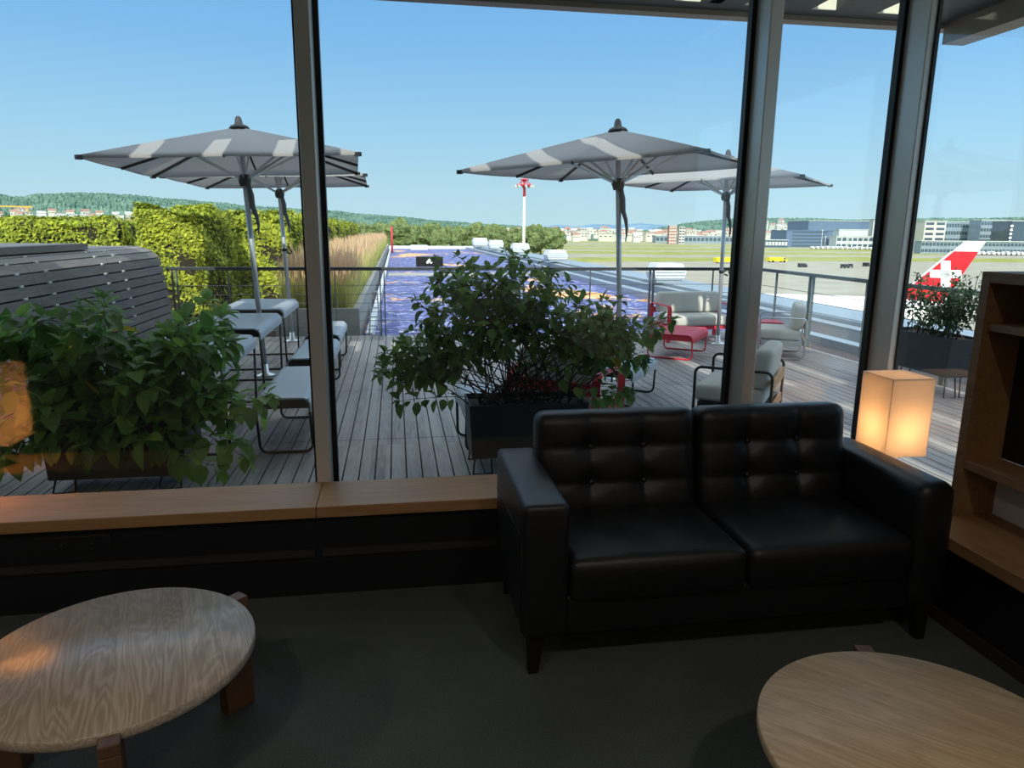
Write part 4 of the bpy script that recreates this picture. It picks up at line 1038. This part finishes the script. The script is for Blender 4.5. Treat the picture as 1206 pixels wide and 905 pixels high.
# added fill overhead, out of view, brightening the terrace, clear sky lower down
tc = nt.nodes.new('ShaderNodeTexCoord'); sp = nt.nodes.new('ShaderNodeSeparateXYZ'); nt.links.new(tc.outputs['Generated'], sp.inputs[0])
rp = nt.nodes.new('ShaderNodeValToRGB'); nt.links.new(sp.outputs['Z'], rp.inputs['Fac']); els = rp.color_ramp.elements
SKY = [(0,(184,210,221)),(.045,(176,206,222)),(.12,(155,196,225)),(.22,(126,177,223)),(.34,(104,159,217)),(.6,(84,138,204))]
while len(els) < len(SKY): els.new(.5)
for e_, (p_, c_) in zip(els, SKY): e_.position = p_; e_.color = L(c_)
mr = nt.nodes.new('ShaderNodeMapRange'); mr.interpolation_type = 'SMOOTHSTEP'; nt.links.new(sp.outputs['Z'], mr.inputs['Value']); mr.inputs['From Min'].default_value = .33; mr.inputs['From Max'].default_value = .62
cn = nt.nodes.new('ShaderNodeTexNoise'); cn.inputs['Scale'].default_value = 3; cn.inputs['Detail'].default_value = 5; nt.links.new(tc.outputs['Generated'], cn.inputs['Vector'])
mm = nt.nodes.new('ShaderNodeMath'); mm.operation = 'MULTIPLY'; nt.links.new(mr.outputs[0], mm.inputs[0])
cr_ = nt.nodes.new('ShaderNodeMapRange'); nt.links.new(cn.outputs['Fac'], cr_.inputs['Value']); cr_.inputs['From Min'].default_value = .3; cr_.inputs['From Max'].default_value = .6; cr_.inputs['To Min'].default_value = .55
nt.links.new(cr_.outputs[0], mm.inputs[1])
mix = nt.nodes.new('ShaderNodeMix'); mix.data_type = 'RGBA'; nt.links.new(mm.outputs[0], mix.inputs['Factor']); nt.links.new(rp.outputs['Color'], mix.inputs['A']); mix.inputs['B'].default_value = (OVERHEAD_FILL*.92,OVERHEAD_FILL,OVERHEAD_FILL*1.10,1)
nt.links.new(mix.outputs['Result'], bg.inputs['Color'])
sd = bpy.data.lights.new('sun', 'SUN'); sd.energy = 4.2; sd.angle = math.radians(.55); sd.color = (1,.93,.82)
s_ = bpy.data.objects.new('sun', sd); COL.objects.link(s_)
sv = Vector((math.sin(SUN_AZ)*math.cos(SUN_EL), math.cos(SUN_AZ)*math.cos(SUN_EL), math.sin(SUN_EL)))
s_.rotation_euler = (-sv).to_track_quat('-Z','Y').to_euler()

for i, (x, y) in enumerate([(-3.2,.2),(-1.0,-.4),(1.2,-.4),(-2.2,-2.4),(.4,-2.4)]):
    f = empty('ceiling_downlight', (x,y,3.18)); tag(f, 'recessed warm ceiling downlight', 'ceiling light', 'ceiling downlights')
    MB().lathe([(.085,-.012),(.095,-.008),(.095,0)], 20).build('trim_ring', M['white_metal'], f)
    ld_ = bpy.data.lights.new('downlight', 'SPOT'); ld_.energy = 54; ld_.color = (1,.86,.70); ld_.spot_size = math.radians(150); ld_.spot_blend = .8; ld_.shadow_soft_size = .08
    lo_ = bpy.data.objects.new('downlight', ld_); COL.objects.link(lo_); lo_.location = (x,y,3.15)
# ------------------------------------------------------------------ camera
cd = bpy.data.cameras.new('camera'); cam = bpy.data.objects.new('camera', cd); COL.objects.link(cam); scn.camera = cam
yaw, pitch, roll = math.radians(9.2), math.atan(181/840), math.radians(.52)
fw = Vector((math.sin(yaw)*math.cos(pitch), math.cos(yaw)*math.cos(pitch), -math.sin(pitch))); r0 = Vector((math.cos(yaw),-math.sin(yaw),0)); u0 = r0.cross(fw)
RR = r0*math.cos(roll)+u0*math.sin(roll); UU = u0*math.cos(roll)-r0*math.sin(roll)
m4 = Matrix((RR, UU, -fw)).transposed().to_4x4(); m4.translation = (0,0,1.5); cam.matrix_world = m4
cd.sensor_width = 36; cd.lens = 840/1206*36; cd.clip_start = .05; cd.clip_end = 20000
vs = scn.view_settings; vs.view_transform = 'Standard'; vs.look = 'None'; vs.gamma = 1; vs.use_curve_mapping = False; vs.exposure = 0.42
scn.cycles.use_denoising = True
scn.cycles.max_bounces = 10; scn.cycles.transparent_max_bounces = 16
